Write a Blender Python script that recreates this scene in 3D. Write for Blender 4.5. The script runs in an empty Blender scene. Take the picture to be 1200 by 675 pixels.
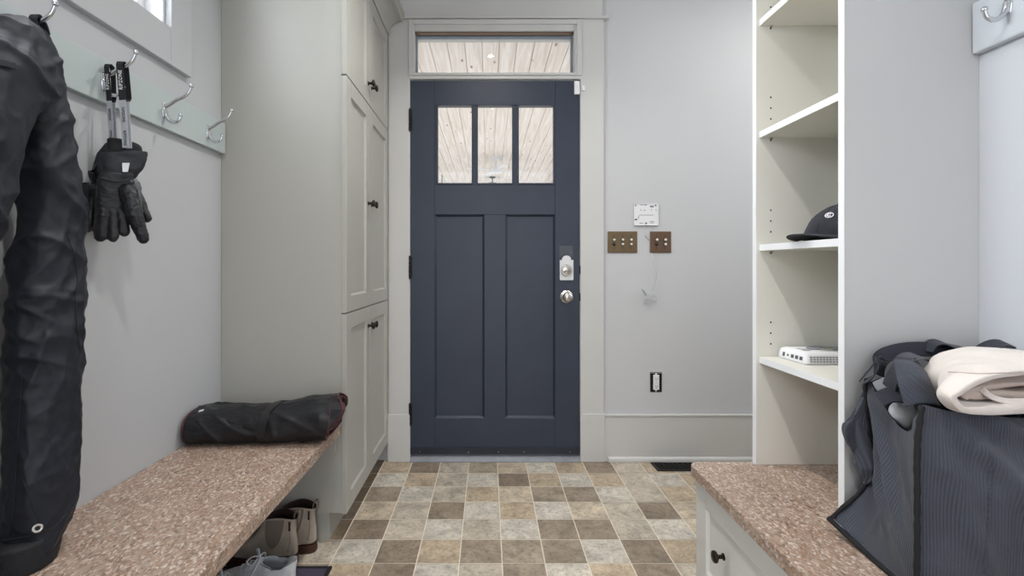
import bpy, bmesh, math, random
from mathutils import Vector, Matrix, noise, Euler
random.seed(7)
PI = math.pi
SC = bpy.context.scene
COL = SC.collection
V = Vector

# ------------------------------------------------------------------ camera geometry
F, CX, CY, H = 578.0, 572.0, 312.0, 1.055
def P(px, py, y):                 # a point of the room at depth y
    return V(((px - CX) * y / F, y, H - (py - CY) * y / F))
def PXX(px, py, x):               # a point on the plane X = x
    y = x * F / (px - CX)
    return V((x, y, H - (py - CY) * y / F))

cam_d = bpy.data.cameras.new('camera')
cam = bpy.data.objects.new('camera', cam_d); COL.objects.link(cam)
cam.location = (0, 0, H); cam.rotation_euler = (PI / 2, 0, 0)
cam_d.sensor_width = 36; cam_d.lens = 36 * F / 1200
cam_d.shift_x = (600 - CX) / 1200; cam_d.shift_y = -(337.5 - CY) / 1200
cam_d.clip_start = 0.05
SC.camera = cam

# ------------------------------------------------------------------ helpers
ORG = {}
class MB:
    def __init__(s): s.v, s.f, s.m = [], [], []
    def add(s, vs, fs):
        b = len(s.v); s.v += [V(p) for p in vs]; s.f += [tuple(b + i for i in f) for f in fs]; return s
    def box(s, x0, x1, y0, y1, z0, z1):
        return s.add([(x0,y0,z0),(x1,y0,z0),(x1,y1,z0),(x0,y1,z0),(x0,y0,z1),(x1,y0,z1),(x1,y1,z1),(x0,y1,z1)],
                     [(0,3,2,1),(4,5,6,7),(0,1,5,4),(1,2,6,5),(2,3,7,6),(3,0,4,7)])
    def loft(s, rings, cap0=True, cap1=True, closed=True):
        n = len(rings[0]); vs = [p for r in rings for p in r]; fs = []
        for i in range(len(rings) - 1):
            for j in range(n if closed else n - 1):
                k = (j + 1) % n
                fs.append((i*n+j, i*n+k, (i+1)*n+k, (i+1)*n+j))
        if cap0: fs.append(tuple(reversed(range(n))))
        if cap1: fs.append(tuple((len(rings)-1)*n + j for j in range(n)))
        return s.add(vs, fs)
    def tube(s, pts, r, n=10, caps=True):
        pts = [V(p) for p in pts]; rr = r if isinstance(r, (list, tuple)) else [r] * len(pts)
        rings, up = [], None
        for i, p in enumerate(pts):
            t = (pts[min(i+1, len(pts)-1)] - pts[max(i-1, 0)])
            if t.length < 1e-9: t = V((0, 0, 1))
            t.normalize()
            if up is None: up = V((0,0,1)) if abs(t.z) < .9 else V((0,1,0))
            a = t.cross(up)
            if a.length < 1e-6: a = t.cross(V((1,0,0)))
            a.normalize(); b = a.cross(t).normalized(); up = b
            rings.append([p + (a*math.cos(2*PI*k/n) + b*math.sin(2*PI*k/n)) * rr[i] for k in range(n)])
        return s.loft(rings, caps, caps)
    def lathe(s, p, axis, prof, n=24):       # prof: (distance along the axis, radius)
        ax = V(axis).normalized(); a = ax.cross(V((0,0,1)) if abs(ax.z) < .9 else V((1,0,0))).normalized(); b = ax.cross(a)
        return s.loft([[V(p) + ax*h + (a*math.cos(2*PI*k/n) + b*math.sin(2*PI*k/n))*max(r, 1e-5) for k in range(n)] for h, r in prof])
    def ball(s, p, rx, ry=None, rz=None, n=16, rot=None):
        ry = rx if ry is None else ry; rz = rx if rz is None else rz; rings = []
        for i in range(1, n // 2 + 1):
            t = PI * i / (n // 2 + 1)
            ring = [V((rx*math.sin(t)*math.cos(2*PI*k/n), ry*math.sin(t)*math.sin(2*PI*k/n), -rz*math.cos(t))) for k in range(n)]
            if rot: ring = [rot @ q for q in ring]
            rings.append([V(p) + q for q in ring])
        return s.loft(rings)
    def capsule(s, a, b, ra, rb, n=14, flat=1.0, fdir=None):
        a, b = V(a), V(b); t = (b - a).normalized(); w = V(fdir) if fdir else V((0,1,0))
        u = t.cross(w).normalized(); w = u.cross(t).normalized(); rings = []
        for ang in (-80, -55, -30, -8): rings.append((a + t*ra*math.sin(math.radians(ang)), ra*math.cos(math.radians(ang))))
        for k in range(1, 5): rings.append((a.lerp(b, k/5), ra + (rb-ra)*k/5))
        for ang in (0, 30, 55, 80): rings.append((b + t*rb*math.sin(math.radians(ang)), rb*math.cos(math.radians(ang))))
        return s.loft([[c + (u*math.cos(2*PI*k/n) + w*math.sin(2*PI*k/n)*flat)*r for k in range(n)] for c, r in rings])
    def ribbon(s, pts, wdir, w, th=.0012):
        pts = [V(p) for p in pts]; wd = wdir if isinstance(wdir, list) else [wdir]*len(pts); rings = []
        for i, p in enumerate(pts):
            t = (pts[min(i+1, len(pts)-1)] - pts[max(i-1, 0)]).normalized()
            d = V(wd[i]).normalized(); d = (d - t*d.dot(t)).normalized(); nn = t.cross(d)
            rings.append([p - d*w/2 - nn*th/2, p + d*w/2 - nn*th/2, p + d*w/2 + nn*th/2, p - d*w/2 + nn*th/2])
        return s.loft(rings)
    def prism(s, poly, axis, a, b):          # poly in the two other axes, extruded from a to b
        def mk(p, t):
            return {'x': (t, p[0], p[1]), 'y': (p[0], t, p[1]), 'z': (p[0], p[1], t)}[axis]
        return s.loft([[mk(p, a) for p in poly], [mk(p, b) for p in poly]])
    def build(s, name, m, parent=None, smooth=False, bevel=0, seg=2, angle=35, org=None):
        if parent is not None: o0 = ORG[parent.name]
        elif org is not None: o0 = V(org)
        else:
            lo = [min(p[i] for p in s.v) for i in range(3)]; hi = [max(p[i] for p in s.v) for i in range(3)]
            o0 = V(((lo[0]+hi[0])/2, (lo[1]+hi[1])/2, lo[2]))
        me = bpy.data.meshes.new(name); me.from_pydata([p - o0 for p in s.v], [], s.f)
        bm = bmesh.new(); bm.from_mesh(me); bmesh.ops.recalc_face_normals(bm, faces=bm.faces); bm.to_mesh(me); bm.free()
        o = bpy.data.objects.new(name, me); COL.objects.link(o); me.materials.append(m)
        if parent is not None: o.parent = parent
        else: o.location = o0
        ORG[o.name] = o0
        if smooth:
            me.polygons.foreach_set('use_smooth', [True]*len(me.polygons))
            if smooth == 'auto': me.set_sharp_from_angle(angle=math.radians(angle))
        if bevel:
            md = o.modifiers.new('bevel', 'BEVEL'); md.width = bevel; md.segments = seg; md.limit_method = 'ANGLE'; md.angle_limit = math.radians(40)
            md.harden_normals = False
        return o

def tag(o, label=None, cat=None, group=None, kind=None):
    if label: o['label'] = label
    if cat: o['category'] = cat
    if group: o['group'] = group
    if kind: o['kind'] = kind
    return o
def root(name, loc, label, cat, group=None, kind=None):
    o = bpy.data.objects.new(name, None); COL.objects.link(o); o.location = loc; o.empty_display_size = .05
    ORG[o.name] = V(loc); return tag(o, label, cat, group, kind)
def struct(name, mb, m, **k): return tag(mb.build(name, m, **k), kind='structure')
def dup(o, parent=None, off=V((0,0,0))):
    c = o.copy(); COL.objects.link(c)
    if parent is not None: c.parent = parent
    c.location = o.location + off; ORG[c.name] = ORG[o.name] + off
    for ch in [x for x in COL.objects if x.parent == o]: dup(ch, c)
    return c
def bake(o, fn=None, smooth=True):           # apply modifiers, then move every vertex by fn(world point, normal)
    dg = bpy.context.evaluated_depsgraph_get(); dg.update()
    me = bpy.data.meshes.new_from_object(o.evaluated_get(dg)); o.modifiers.clear(); o.data = me
    if fn:
        o0 = ORG[o.name]; ns = [v.normal.copy() for v in me.vertices]
        for v, n in zip(me.vertices, ns): v.co = fn(v.co + o0, n) - o0
    me.polygons.foreach_set('use_smooth', [smooth]*len(me.polygons)); me.update(); return o
def remesh(o, vox, sm=6, f=.5):
    md = o.modifiers.new('r', 'REMESH'); md.mode = 'VOXEL'; md.voxel_size = vox
    if sm:
        md = o.modifiers.new('s', 'SMOOTH'); md.iterations = sm; md.factor = f
    return o
def fbm(p, s, o=3): return noise.fractal(V((p.x*s[0], p.y*s[1], p.z*s[2])), 1.0, 2.0, o)
def ridge(p, s, e=3):
    return (1 - min(1, abs(noise.noise(V((p.x*s[0], p.y*s[1], p.z*s[2])))*1.6)))**e
def cr(pts, n):                               # Catmull-Rom through points
    pts = [V(p) for p in pts]; out = []
    for i in range(len(pts) - 1):
        a, b, c, d = pts[max(i-1,0)], pts[i], pts[i+1], pts[min(i+2, len(pts)-1)]
        for k in range(n):
            t = k / n
            out.append(.5*((2*b) + (c-a)*t + (2*a-5*b+4*c-d)*t*t + (3*b-a-3*c+d)*t**3))
    out.append(pts[-1]); return out
def interp(tab, x):                           # table of (x, ...values)
    if x <= tab[0][0]: return tab[0][1:]
    for a, b in zip(tab, tab[1:]):
        if x <= b[0]:
            t = (x - a[0]) / (b[0] - a[0]); t = t*t*(3-2*t)*.5 + t*.5
            return tuple(p + (q-p)*t for p, q in zip(a[1:], b[1:]))
    return tab[-1][1:]
def text_mesh(name, s, size, m, parent, origin, right, up, depth=.0004, spacing=1.0, align='CENTER'):
    cu = bpy.data.curves.new('t', 'FONT'); cu.body = s; cu.size = size; cu.extrude = depth; cu.space_character = spacing
    cu.align_x = align; cu.align_y = 'CENTER'
    t = bpy.data.objects.new('t', cu); COL.objects.link(t)
    dg = bpy.context.evaluated_depsgraph_get(); dg.update()
    me = bpy.data.meshes.new_from_object(t.evaluated_get(dg)); bpy.data.objects.remove(t)
    r, u = V(right).normalized(), V(up).normalized(); n = r.cross(u)
    mb = MB(); mb.add([V(origin) + r*v.co.x + u*v.co.y + n*v.co.z for v in me.vertices], [tuple(p.vertices) for p in me.polygons])
    return mb.build(name, m, parent)

# ------------------------------------------------------------------ materials
def lin(h):
    h = h.lstrip('#'); c = [int(h[i:i+2], 16)/255 for i in (0, 2, 4)]
    return tuple(x/12.92 if x <= .04045 else ((x+.055)/1.055)**2.4 for x in c) + (1,)
def mat(name, col, rough=.6, metal=0, var=0.0, vs=6, bump=0, bs=200, spec=.5, stretch=None, coat=0, sheen=0):
    m = bpy.data.materials.new(name); m.use_nodes = True; nt = m.node_tree; N, L = nt.nodes, nt.links
    b = N['Principled BSDF']; c = lin(col)
    b.inputs['Base Color'].default_value = c; b.inputs['Roughness'].default_value = rough; b.inputs['Metallic'].default_value = metal
    b.inputs['Specular IOR Level'].default_value = spec; b.inputs['Coat Weight'].default_value = coat
    if sheen: b.inputs['Sheen Weight'].default_value = sheen; b.inputs['Sheen Roughness'].default_value = .5
    tc = N.new('ShaderNodeTexCoord'); mp = N.new('ShaderNodeMapping'); L.new(tc.outputs['Object'], mp.inputs[0])
    if stretch: mp.inputs['Scale'].default_value = stretch
    if var:
        nz = N.new('ShaderNodeTexNoise'); nz.inputs['Scale'].default_value = vs; nz.inputs['Detail'].default_value = 4
        L.new(mp.outputs[0], nz.inputs['Vector'])
        rp = N.new('ShaderNodeValToRGB'); rp.color_ramp.elements[0].position = .3; rp.color_ramp.elements[1].position = .7
        rp.color_ramp.elements[0].color = tuple(x*(1-var) for x in c[:3]) + (1,); rp.color_ramp.elements[1].color = tuple(min(1, x*(1+var)) for x in c[:3]) + (1,)
        L.new(nz.outputs[0], rp.inputs[0]); L.new(rp.outputs[0], b.inputs['Base Color'])
    if bump:
        nb = N.new('ShaderNodeTexNoise'); nb.inputs['Scale'].default_value = bs; nb.inputs['Detail'].default_value = 3
        L.new(mp.outputs[0], nb.inputs['Vector'])
        bp = N.new('ShaderNodeBump'); bp.inputs['Strength'].default_value = bump; bp.inputs['Distance'].default_value = .002
        L.new(nb.outputs[0], bp.inputs['Height']); L.new(bp.outputs[0], b.inputs['Normal'])
    return m
def weave(name, col, col2, rough=.85, scale=900, bump=.5, sheen=.2, axis=None, lint=0.0, big=.25, spec=.4, dirn='Z', mscale=None, uv=False):
    m = mat(name, col, rough, sheen=sheen, spec=spec); nt = m.node_tree; N, L = nt.nodes, nt.links; b = N['Principled BSDF']
    tc = N.new('ShaderNodeTexCoord'); mp = N.new('ShaderNodeMapping'); L.new(tc.outputs['UV' if uv else 'Object'], mp.inputs[0])
    if axis: mp.inputs['Rotation'].default_value = axis
    wv = N.new('ShaderNodeTexWave'); wv.wave_type = 'BANDS'; wv.bands_direction = dirn; wv.inputs['Scale'].default_value = scale;
    if mscale: mp.inputs['Scale'].default_value = mscale
    wv.inputs['Detail'].default_value = 2; wv.inputs['Distortion'].default_value = .35
    L.new(mp.outputs[0], wv.inputs['Vector'])
    nz = N.new('ShaderNodeTexNoise'); nz.inputs['Scale'].default_value = 9; nz.inputs['Detail'].default_value = 5; L.new(tc.outputs['Object'], nz.inputs['Vector'])
    mx = N.new('ShaderNodeMix'); mx.data_type = 'RGBA'; mx.inputs[6].default_value = lin(col); mx.inputs[7].default_value = lin(col2)
    ad = N.new('ShaderNodeMath'); ad.operation = 'MULTIPLY_ADD'; ad.inputs[1].default_value = .5; L.new(wv.outputs[1], ad.inputs[0])
    mu = N.new('ShaderNodeMath'); mu.operation = 'MULTIPLY'; mu.inputs[1].default_value = big*2; L.new(nz.outputs[0], mu.inputs[0])
    L.new(mu.outputs[0], ad.inputs[2]); L.new(ad.outputs[0], mx.inputs[0]); out = mx.outputs[2]
    if lint:
        n2 = N.new('ShaderNodeTexNoise'); n2.inputs['Scale'].default_value = 420; n2.inputs['Detail'].default_value = 3; L.new(tc.outputs['Object'], n2.inputs['Vector'])
        r2 = N.new('ShaderNodeValToRGB'); r2.color_ramp.elements[0].position = .66; r2.color_ramp.elements[1].position = .78
        L.new(n2.outputs[0], r2.inputs[0]); m3 = N.new('ShaderNodeMath'); m3.operation = 'MULTIPLY'; m3.inputs[1].default_value = lint; L.new(r2.outputs[0], m3.inputs[0])
        mz = N.new('ShaderNodeMix'); mz.data_type = 'RGBA'; mz.inputs[7].default_value = lin('#b9bcc4'); L.new(m3.outputs[0], mz.inputs[0]); L.new(out, mz.inputs[6]); out = mz.outputs[2]
    L.new(out, b.inputs['Base Color'])
    bp = N.new('ShaderNodeBump'); bp.inputs['Strength'].default_value = bump; bp.inputs['Distance'].default_value = .001
    L.new(wv.outputs[1], bp.inputs['Height']); L.new(bp.outputs[0], b.inputs['Normal'])
    return m
def granite(name):
    m = mat(name, '#a08874', .38, spec=.5); nt = m.node_tree; N, L = nt.nodes, nt.links; b = N['Principled BSDF']
    tc = N.new('ShaderNodeTexCoord'); mp = N.new('ShaderNodeMapping'); L.new(tc.outputs['Object'], mp.inputs[0]); mp.inputs['Scale'].default_value = (1.0, .62, 1); mp.inputs['Rotation'].default_value = (0, 0, .9)
    nd = N.new('ShaderNodeTexNoise'); nd.inputs['Scale'].default_value = 60; L.new(mp.outputs[0], nd.inputs['Vector'])
    av = N.new('ShaderNodeMix'); av.data_type = 'VECTOR'; av.inputs[0].default_value = .012; L.new(mp.outputs[0], av.inputs[4]); L.new(nd.outputs[1], av.inputs[5])
    v1 = N.new('ShaderNodeTexVoronoi'); v1.inputs['Scale'].default_value = 235; L.new(av.outputs[1], v1.inputs['Vector'])
    sp = N.new('ShaderNodeSeparateColor'); L.new(v1.outputs['Color'], sp.inputs[0])
    r1 = N.new('ShaderNodeValToRGB'); cr_ = r1.color_ramp; cr_.interpolation = 'LINEAR'
    cr_.elements[0].position = 0; cr_.elements[0].color = lin('#4a403a')
    cr_.elements[1].position = 1; cr_.elements[1].color = lin('#e2dcd5')
    for p, c in ((.12, '#7a6355'), (.3, '#977663'), (.5, '#a98b77'), (.68, '#9d938c'), (.84, '#bfa998')):
        e = cr_.elements.new(p); e.color = lin(c)
    L.new(sp.outputs[0], r1.inputs[0])
    n2 = N.new('ShaderNodeTexNoise'); n2.inputs['Scale'].default_value = 14; n2.inputs['Detail'].default_value = 3; L.new(mp.outputs[0], n2.inputs['Vector'])
    r2 = N.new('ShaderNodeValToRGB'); r2.color_ramp.elements[0].color = lin('#8b7565'); r2.color_ramp.elements[1].color = lin('#ad9c8d'); r2.color_ramp.elements[0].position = .35; r2.color_ramp.elements[1].position = .65
    L.new(n2.outputs[0], r2.inputs[0])
    mx = N.new('ShaderNodeMix'); mx.data_type = 'RGBA'; mx.inputs[0].default_value = .34; L.new(r1.outputs[0], mx.inputs[6]); L.new(r2.outputs[0], mx.inputs[7])
    L.new(mx.outputs[2], b.inputs['Base Color'])
    bp = N.new('ShaderNodeBump'); bp.inputs['Strength'].default_value = .15; bp.inputs['Distance'].default_value = .001; L.new(v1.outputs['Distance'], bp.inputs['Height']); L.new(bp.outputs[0], b.inputs['Normal'])
    return m
def tile_mat(name):
    m = mat(name, '#999080', .42, spec=.4); nt = m.node_tree; N, L = nt.nodes, nt.links; b = N['Principled BSDF']
    at = N.new('ShaderNodeAttribute'); at.attribute_name = 'tone'
    of = N.new('ShaderNodeAttribute'); of.attribute_name = 'shift'
    tc = N.new('ShaderNodeTexCoord'); add = N.new('ShaderNodeVectorMath'); add.operation = 'ADD'; L.new(tc.outputs['Object'], add.inputs[0]); L.new(of.outputs['Color'], add.inputs[1])
    n1 = N.new('ShaderNodeTexNoise'); n1.inputs['Scale'].default_value = 13; n1.inputs['Detail'].default_value = 7; n1.inputs['Roughness'].default_value = .68; n1.inputs['Distortion'].default_value = .6; L.new(add.outputs[0], n1.inputs['Vector'])
    r1 = N.new('ShaderNodeMapRange'); r1.inputs[1].default_value = .33; r1.inputs[2].default_value = .68; r1.inputs[3].default_value = .66; r1.inputs[4].default_value = 1.34; L.new(n1.outputs[0], r1.inputs[0])
    n2 = N.new('ShaderNodeTexNoise'); n2.inputs['Scale'].default_value = 75; n2.inputs['Detail'].default_value = 4; n2.inputs['Roughness'].default_value = .7; L.new(add.outputs[0], n2.inputs['Vector'])
    r2 = N.new('ShaderNodeMapRange'); r2.inputs[1].default_value = .34; r2.inputs[2].default_value = .5; r2.inputs[3].default_value = .62; r2.inputs[4].default_value = 1.0; L.new(n2.outputs[0], r2.inputs[0])
    mu = N.new('ShaderNodeMath'); mu.operation = 'MULTIPLY'; L.new(r1.outputs[0], mu.inputs[0]); L.new(r2.outputs[0], mu.inputs[1])
    sc = N.new('ShaderNodeVectorMath'); sc.operation = 'SCALE'; L.new(at.outputs['Color'], sc.inputs[0]); L.new(mu.outputs[0], sc.inputs[3])
    L.new(sc.outputs[0], b.inputs['Base Color'])
    bp = N.new('ShaderNodeBump'); bp.inputs['Strength'].default_value = .12; bp.inputs['Distance'].default_value = .001; L.new(n1.outputs[0], bp.inputs['Height']); L.new(bp.outputs[0], b.inputs['Normal'])
    return m
def plank_mat(name):
    m = mat(name, '#d9cabb', .6); nt = m.node_tree; N, L = nt.nodes, nt.links; b = N['Principled BSDF']
    tc = N.new('ShaderNodeTexCoord'); mp = N.new('ShaderNodeMapping'); mp.inputs['Scale'].default_value = (30, 1.6, 30); L.new(tc.outputs['Object'], mp.inputs[0])
    n1 = N.new('ShaderNodeTexNoise'); n1.inputs['Scale'].default_value = 1.0; n1.inputs['Detail'].default_value = 6; n1.inputs['Distortion'].default_value = .8; L.new(mp.outputs[0], n1.inputs['Vector'])
    r1 = N.new('ShaderNodeValToRGB'); r1.color_ramp.elements[0].position = .3; r1.color_ramp.elements[0].color = lin('#d8cbbf'); r1.color_ramp.elements[1].position = .65; r1.color_ramp.elements[1].color = lin('#efe9e3'); L.new(n1.outputs[0], r1.inputs[0])
    m2 = N.new('ShaderNodeMapping'); m2.inputs['Scale'].default_value = (9, 3.2, 9); L.new(tc.outputs['Object'], m2.inputs[0])
    vo = N.new('ShaderNodeTexVoronoi'); vo.inputs['Scale'].default_value = 1.0; L.new(m2.outputs[0], vo.inputs['Vector'])
    r2 = N.new('ShaderNodeValToRGB'); r2.color_ramp.elements[0].position = .05; r2.color_ramp.elements[0].color = (1,1,1,1); r2.color_ramp.elements[1].position = .13; r2.color_ramp.elements[1].color = (0,0,0,1); L.new(vo.outputs['Distance'], r2.inputs[0])
    mx = N.new('ShaderNodeMix'); mx.data_type = 'RGBA'; L.new(r2.outputs[0], mx.inputs[0]); L.new(r1.outputs[0], mx.inputs[6]); mx.inputs[7].default_value = lin('#94796a')
    L.new(mx.outputs[2], b.inputs['Base Color']); return m
def emit(name, col, s):
    m = bpy.data.materials.new(name); m.use_nodes = True; nt = m.node_tree; nt.nodes.clear()
    e = nt.nodes.new('ShaderNodeEmission'); e.inputs[0].default_value = lin(col); e.inputs[1].default_value = s
    o = nt.nodes.new('ShaderNodeOutputMaterial'); nt.links.new(e.outputs[0], o.inputs[0]); return m
def glass_mat(name):
    m = bpy.data.materials.new(name); m.use_nodes = True; nt = m.node_tree; nt.nodes.clear(); N, L = nt.nodes, nt.links
    t = N.new('ShaderNodeBsdfTransparent'); t.inputs[0].default_value = (.96, .97, .97, 1); g = N.new('ShaderNodeBsdfGlossy'); g.inputs['Roughness'].default_value = .02
    fr = N.new('ShaderNodeFresnel'); fr.inputs[0].default_value = 1.45; mu = N.new('ShaderNodeMath'); mu.operation = 'MULTIPLY'; mu.inputs[1].default_value = .8
    L.new(fr.outputs[0], mu.inputs[0]); mx = N.new('ShaderNodeMixShader'); L.new(mu.outputs[0], mx.inputs[0]); L.new(t.outputs[0], mx.inputs[1]); L.new(g.outputs[0], mx.inputs[2])
    o = N.new('ShaderNodeOutputMaterial'); L.new(mx.outputs[0], o.inputs[0]); return m

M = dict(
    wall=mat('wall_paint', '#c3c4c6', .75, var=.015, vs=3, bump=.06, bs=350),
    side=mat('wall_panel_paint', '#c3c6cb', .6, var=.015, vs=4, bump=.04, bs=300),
    left=mat('left_wall_shaded_paint', '#b3b5b8', .6, var=.015, vs=4, bump=.04, bs=300),  # wall colour darkened to hold the shade on the left side
    ceil=mat('ceiling_paint', '#d8d8d6', .9),
    trim=mat('trim_paint', '#c8c8c6', .45, var=.015, vs=5),
    cab=mat('cabinet_paint', '#acaba4', .4, var=.012, vs=4),
    shelf=mat('shelf_laminate', '#dedcd4', .4, var=.008, vs=4), drawer=mat('drawer_paint', '#d8d9d6', .4, var=.01, vs=4), edge=mat('white_edge_band', '#e9eaec', .35), endp=mat('grey_end_panel', '#bcbdbe', .45, var=.01, vs=3),
    green=mat('pale_green_paint', '#afb9b9', .5, var=.02, vs=5),
    rail=mat('pale_grey_paint', '#c1c6cb', .45),
    door=mat('navy_door_paint', '#2a3344', .42, var=.09, vs=5, bump=.05, bs=90),
    sweep=mat('dark_sweep_vinyl', '#252a36', .5, var=.2, vs=12),
    thresh=mat('threshold_aluminium', '#7d8188', .5, .3, var=.1, vs=20),
    glass=glass_mat('clear_glass'),
    chrome=mat('polished_chrome', '#d4d6da', .12, 1),
    nickel=mat('satin_nickel', '#c9c6c0', .25, 1),
    bronze=mat('oil_rubbed_bronze', '#2b211d', .3, .6),
    iron=mat('black_iron', '#1d1c1c', .45, .5),
    brass=mat('aged_brass', '#77664f', .42, .75, var=.06, vs=25, bump=.05, bs=300),
    brass2=mat('aged_brass_reddish', '#76604f', .42, .75, var=.06, vs=25, bump=.05, bs=300),
    pearl=mat('pearl_button', '#e4e0da', .25), darkbtn=mat('dark_button', '#38201d', .35),
    white=mat('white_plastic', '#e2e2e4', .4), grey=mat('grey_plastic', '#8b8d92', .5), black=mat('black_plastic', '#161719', .5),
    dark=mat('dark_recess', '#0d0d0e', .9), mark=mat('grey_print', '#4d5056', .6),
    granite=granite('pink_tan_granite'), tile=tile_mat('vinyl_tile'), grout=mat('grout', '#e0d7c8', .7, var=.05, vs=40),
    plank=plank_mat('whitewashed_pine'), concrete=mat('concrete', '#b9b6b0', .9, var=.08, vs=3),
    pants=weave('charcoal_nylon', '#14171f', '#1f232d', .5, 1500, .05, 0, lint=0.0, spec=.35),
    pants2=mat('black_elastic', '#17181d', .8, bump=.4, bs=300),
    glove=mat('black_glove_shell', '#1b1d24', .6, var=.15, vs=40, bump=.15, bs=500),
    glove_l=mat('black_glove_leather', '#15161c', .45, var=.1, vs=40, bump=.1, bs=300),
    glove_g=mat('grey_glove_leather', '#4d5054', .45, var=.25, vs=60, bump=.25, bs=200),
    strap_k=mat('black_webbing', '#15161b', .8, bump=.3, bs=600), strap_g=mat('grey_webbing', '#a9adb3', .8, bump=.3, bs=600),
    cooler=weave('black_ripstop', '#0c0d10', '#1b1c21', .42, 95, .35, 0, spec=.4), cooler_in=mat('black_liner', '#17181b', .4, bump=.25, bs=120),
    red=mat('dark_red_piping', '#4a1f24', .6), label_w=mat('white_label', '#d7d9dd', .6),
    tote=weave('charcoal_canvas', '#181a20', '#3f434d', .9, 250, .6, .1, lint=.3, big=.62, dirn='DIAGONAL', mscale=(1, 1, .08)),
    tote_uv=weave('charcoal_ribbed_canvas', '#16181e', '#434751', .9, 68, .7, .1, lint=.14, big=.62, dirn='X', uv=True),
    bind=mat('black_binding', '#0e0f13', .8, bump=.5, bs=500), tstrap=weave('charcoal_webbing', '#1c1e26', '#343742', .85, 90, .5, .1),
    hood=mat('oatmeal_fleece', '#d2cac4', .95, var=.05, vs=25, bump=.35, bs=420, sheen=.3), hoodin=mat('oatmeal_fleece_lining', '#b8a9a0', .95, bump=.5, bs=300),
    cloth=mat('pale_grey_cotton', '#c2c4c8', .9, bump=.2, bs=300), lblue=mat('pale_blue_label', '#b9c3d4', .7),
    suede=mat('taupe_suede', '#a3988b', .9, var=.1, vs=30, bump=.25, bs=400), gore=mat('brown_grey_elastic', '#7b7167', .85, bump=.5, bs=500),
    sole=mat('dark_brown_sole', '#41251c', .55, var=.12, vs=30), bootin=mat('dark_brown_lining', '#2b1a16', .8),
    sneak=mat('white_leather', '#c9ccd0', .5, bump=.1, bs=200), sneakg=mat('grey_mesh', '#9ea2a8', .8, bump=.5, bs=500), insole=mat('tan_insole', '#8f7763', .85, bump=.3, bs=200),
    lace=mat('pale_lace', '#bfc4cb', .8), rubber=mat('white_rubber', '#d6d6d4', .55),
    mat_p=mat('purple_grey_mat', '#403a4c', .9, var=.15, vs=30, bump=.4, bs=300), mat_b=mat('black_mat_border', '#17151a', .7),
    denim=weave('washed_black_denim', '#1e2027', '#353944', .9, 700, .6, .1, lint=.35),
    wire=mat('white_wire', '#d4d6da', .5), lamp=emit('lamp_glow', '#fff6e8', 30),
    logo_w=mat('white_thread', '#e3e3e8', .8), logo_r=mat('red_thread', '#a33a4a', .8), logo_b=mat('navy_thread', '#2c3357', .8),
    post=mat('grey_blue_metal', '#7f8a95', .5),
)
# ------------------------------------------------------------------ room shell
XL, XR, YB, ZC = -1.018, 1.112, 2.685, 2.62
T, TX0, TY0 = .1525, -.1026, 2.514
def build_floor():
    mb = MB(); tones = []; shifts = []
    pal = dict(L='#c5beb1', G='#bcb2a2', B='#c2b49f', T='#b7a68f', M='#988b7b', D='#8d7f6f', S='#a59886', K='#91806b')
    rows = {0: {-4:'D',-3:'T',-2:'D',-1:'G',0:'S',1:'B',2:'L',3:'T',4:'D',5:'G',6:'T',7:'G'},
            1: {-4:'K',-3:'L',-2:'T',-1:'G',0:'L',1:'D',2:'T',3:'L',4:'T',5:'G',6:'L',7:'T'},
            2: {-4:'K',-3:'M',-2:'L',-1:'G',0:'T',1:'B',2:'S',3:'M',4:'L',5:'G',6:'T',7:'G'},
            3: {-4:'M',-3:'B',-2:'G',-1:'D',0:'L',1:'T',2:'L',3:'B',4:'G',5:'D',6:'B',7:'L'},
            4: {-4:'K',-3:'D',-2:'G',-1:'L',0:'G',1:'L',2:'M',3:'D',4:'G',5:'L',6:'B'},
            5: {-4:'G',-3:'L',-2:'D',-1:'T',0:'M',1:'S',2:'M',3:'L',4:'D',5:'T',6:'L'},
            6: {-4:'S',-3:'T',-2:'D',-1:'L',0:'G',1:'M',2:'L',3:'T',4:'D',5:'G'}}
    rnd = random.Random(3)
    for r in range(0, 28):
        for c in range(-6, 16):
            x0, x1 = TX0 + c*T, TX0 + (c+1)*T; y1 = TY0 + (1-r)*T; y0 = y1 - T
            x0, x1, y1 = max(x0, XL-.1), min(x1, 2.3), min(y1, 2.80)
            if r == 0: y1 = 2.80
            if x1 <= x0: continue
            g = .0021
            k = rows.get(r, {}).get(c) or rnd.choice('LGGBTMDS')
            col = lin(pal[k]); j = 1 + rnd.uniform(-.06, .06)
            mb.add([(x0+g,y0+g,0),(x1-g,y0+g,0),(x1-g,y1-g,0),(x0+g,y1-g,0)], [(0,1,2,3)])
            tones.append((col[0]*j, col[1]*j, col[2]*j, 1)); shifts.append((rnd.random()*9, rnd.random()*9, rnd.random()*9, 1))
    n = len(tones)
    mb.box(-1.2, 2.4, -1.8, 2.80, -.12, -.0012)
    o = mb.build('floor', M['tile'], org=(0,0,0)); me = o.data; me.materials.append(M['grout'])
    a = me.color_attributes.new('tone', 'FLOAT_COLOR', 'CORNER'); b = me.color_attributes.new('shift', 'FLOAT_COLOR', 'CORNER')
    for p in me.polygons:
        i = p.index
        if i >= n: p.material_index = 1
        for l in p.loop_indices:
            a.data[l].color = tones[i] if i < n else (.6,.55,.48,1); b.data[l].color = shifts[i] if i < n else (0,0,0,1)
    tag(o, kind='structure')
build_floor()
struct('ceiling', MB().box(-1.2, 2.4, -1.8, 2.85, ZC, ZC+.1), M['ceil'])
WY0, WY1, WZ0, WZ1 = .62, 1.555, 1.806, 2.38
w = MB()
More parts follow.
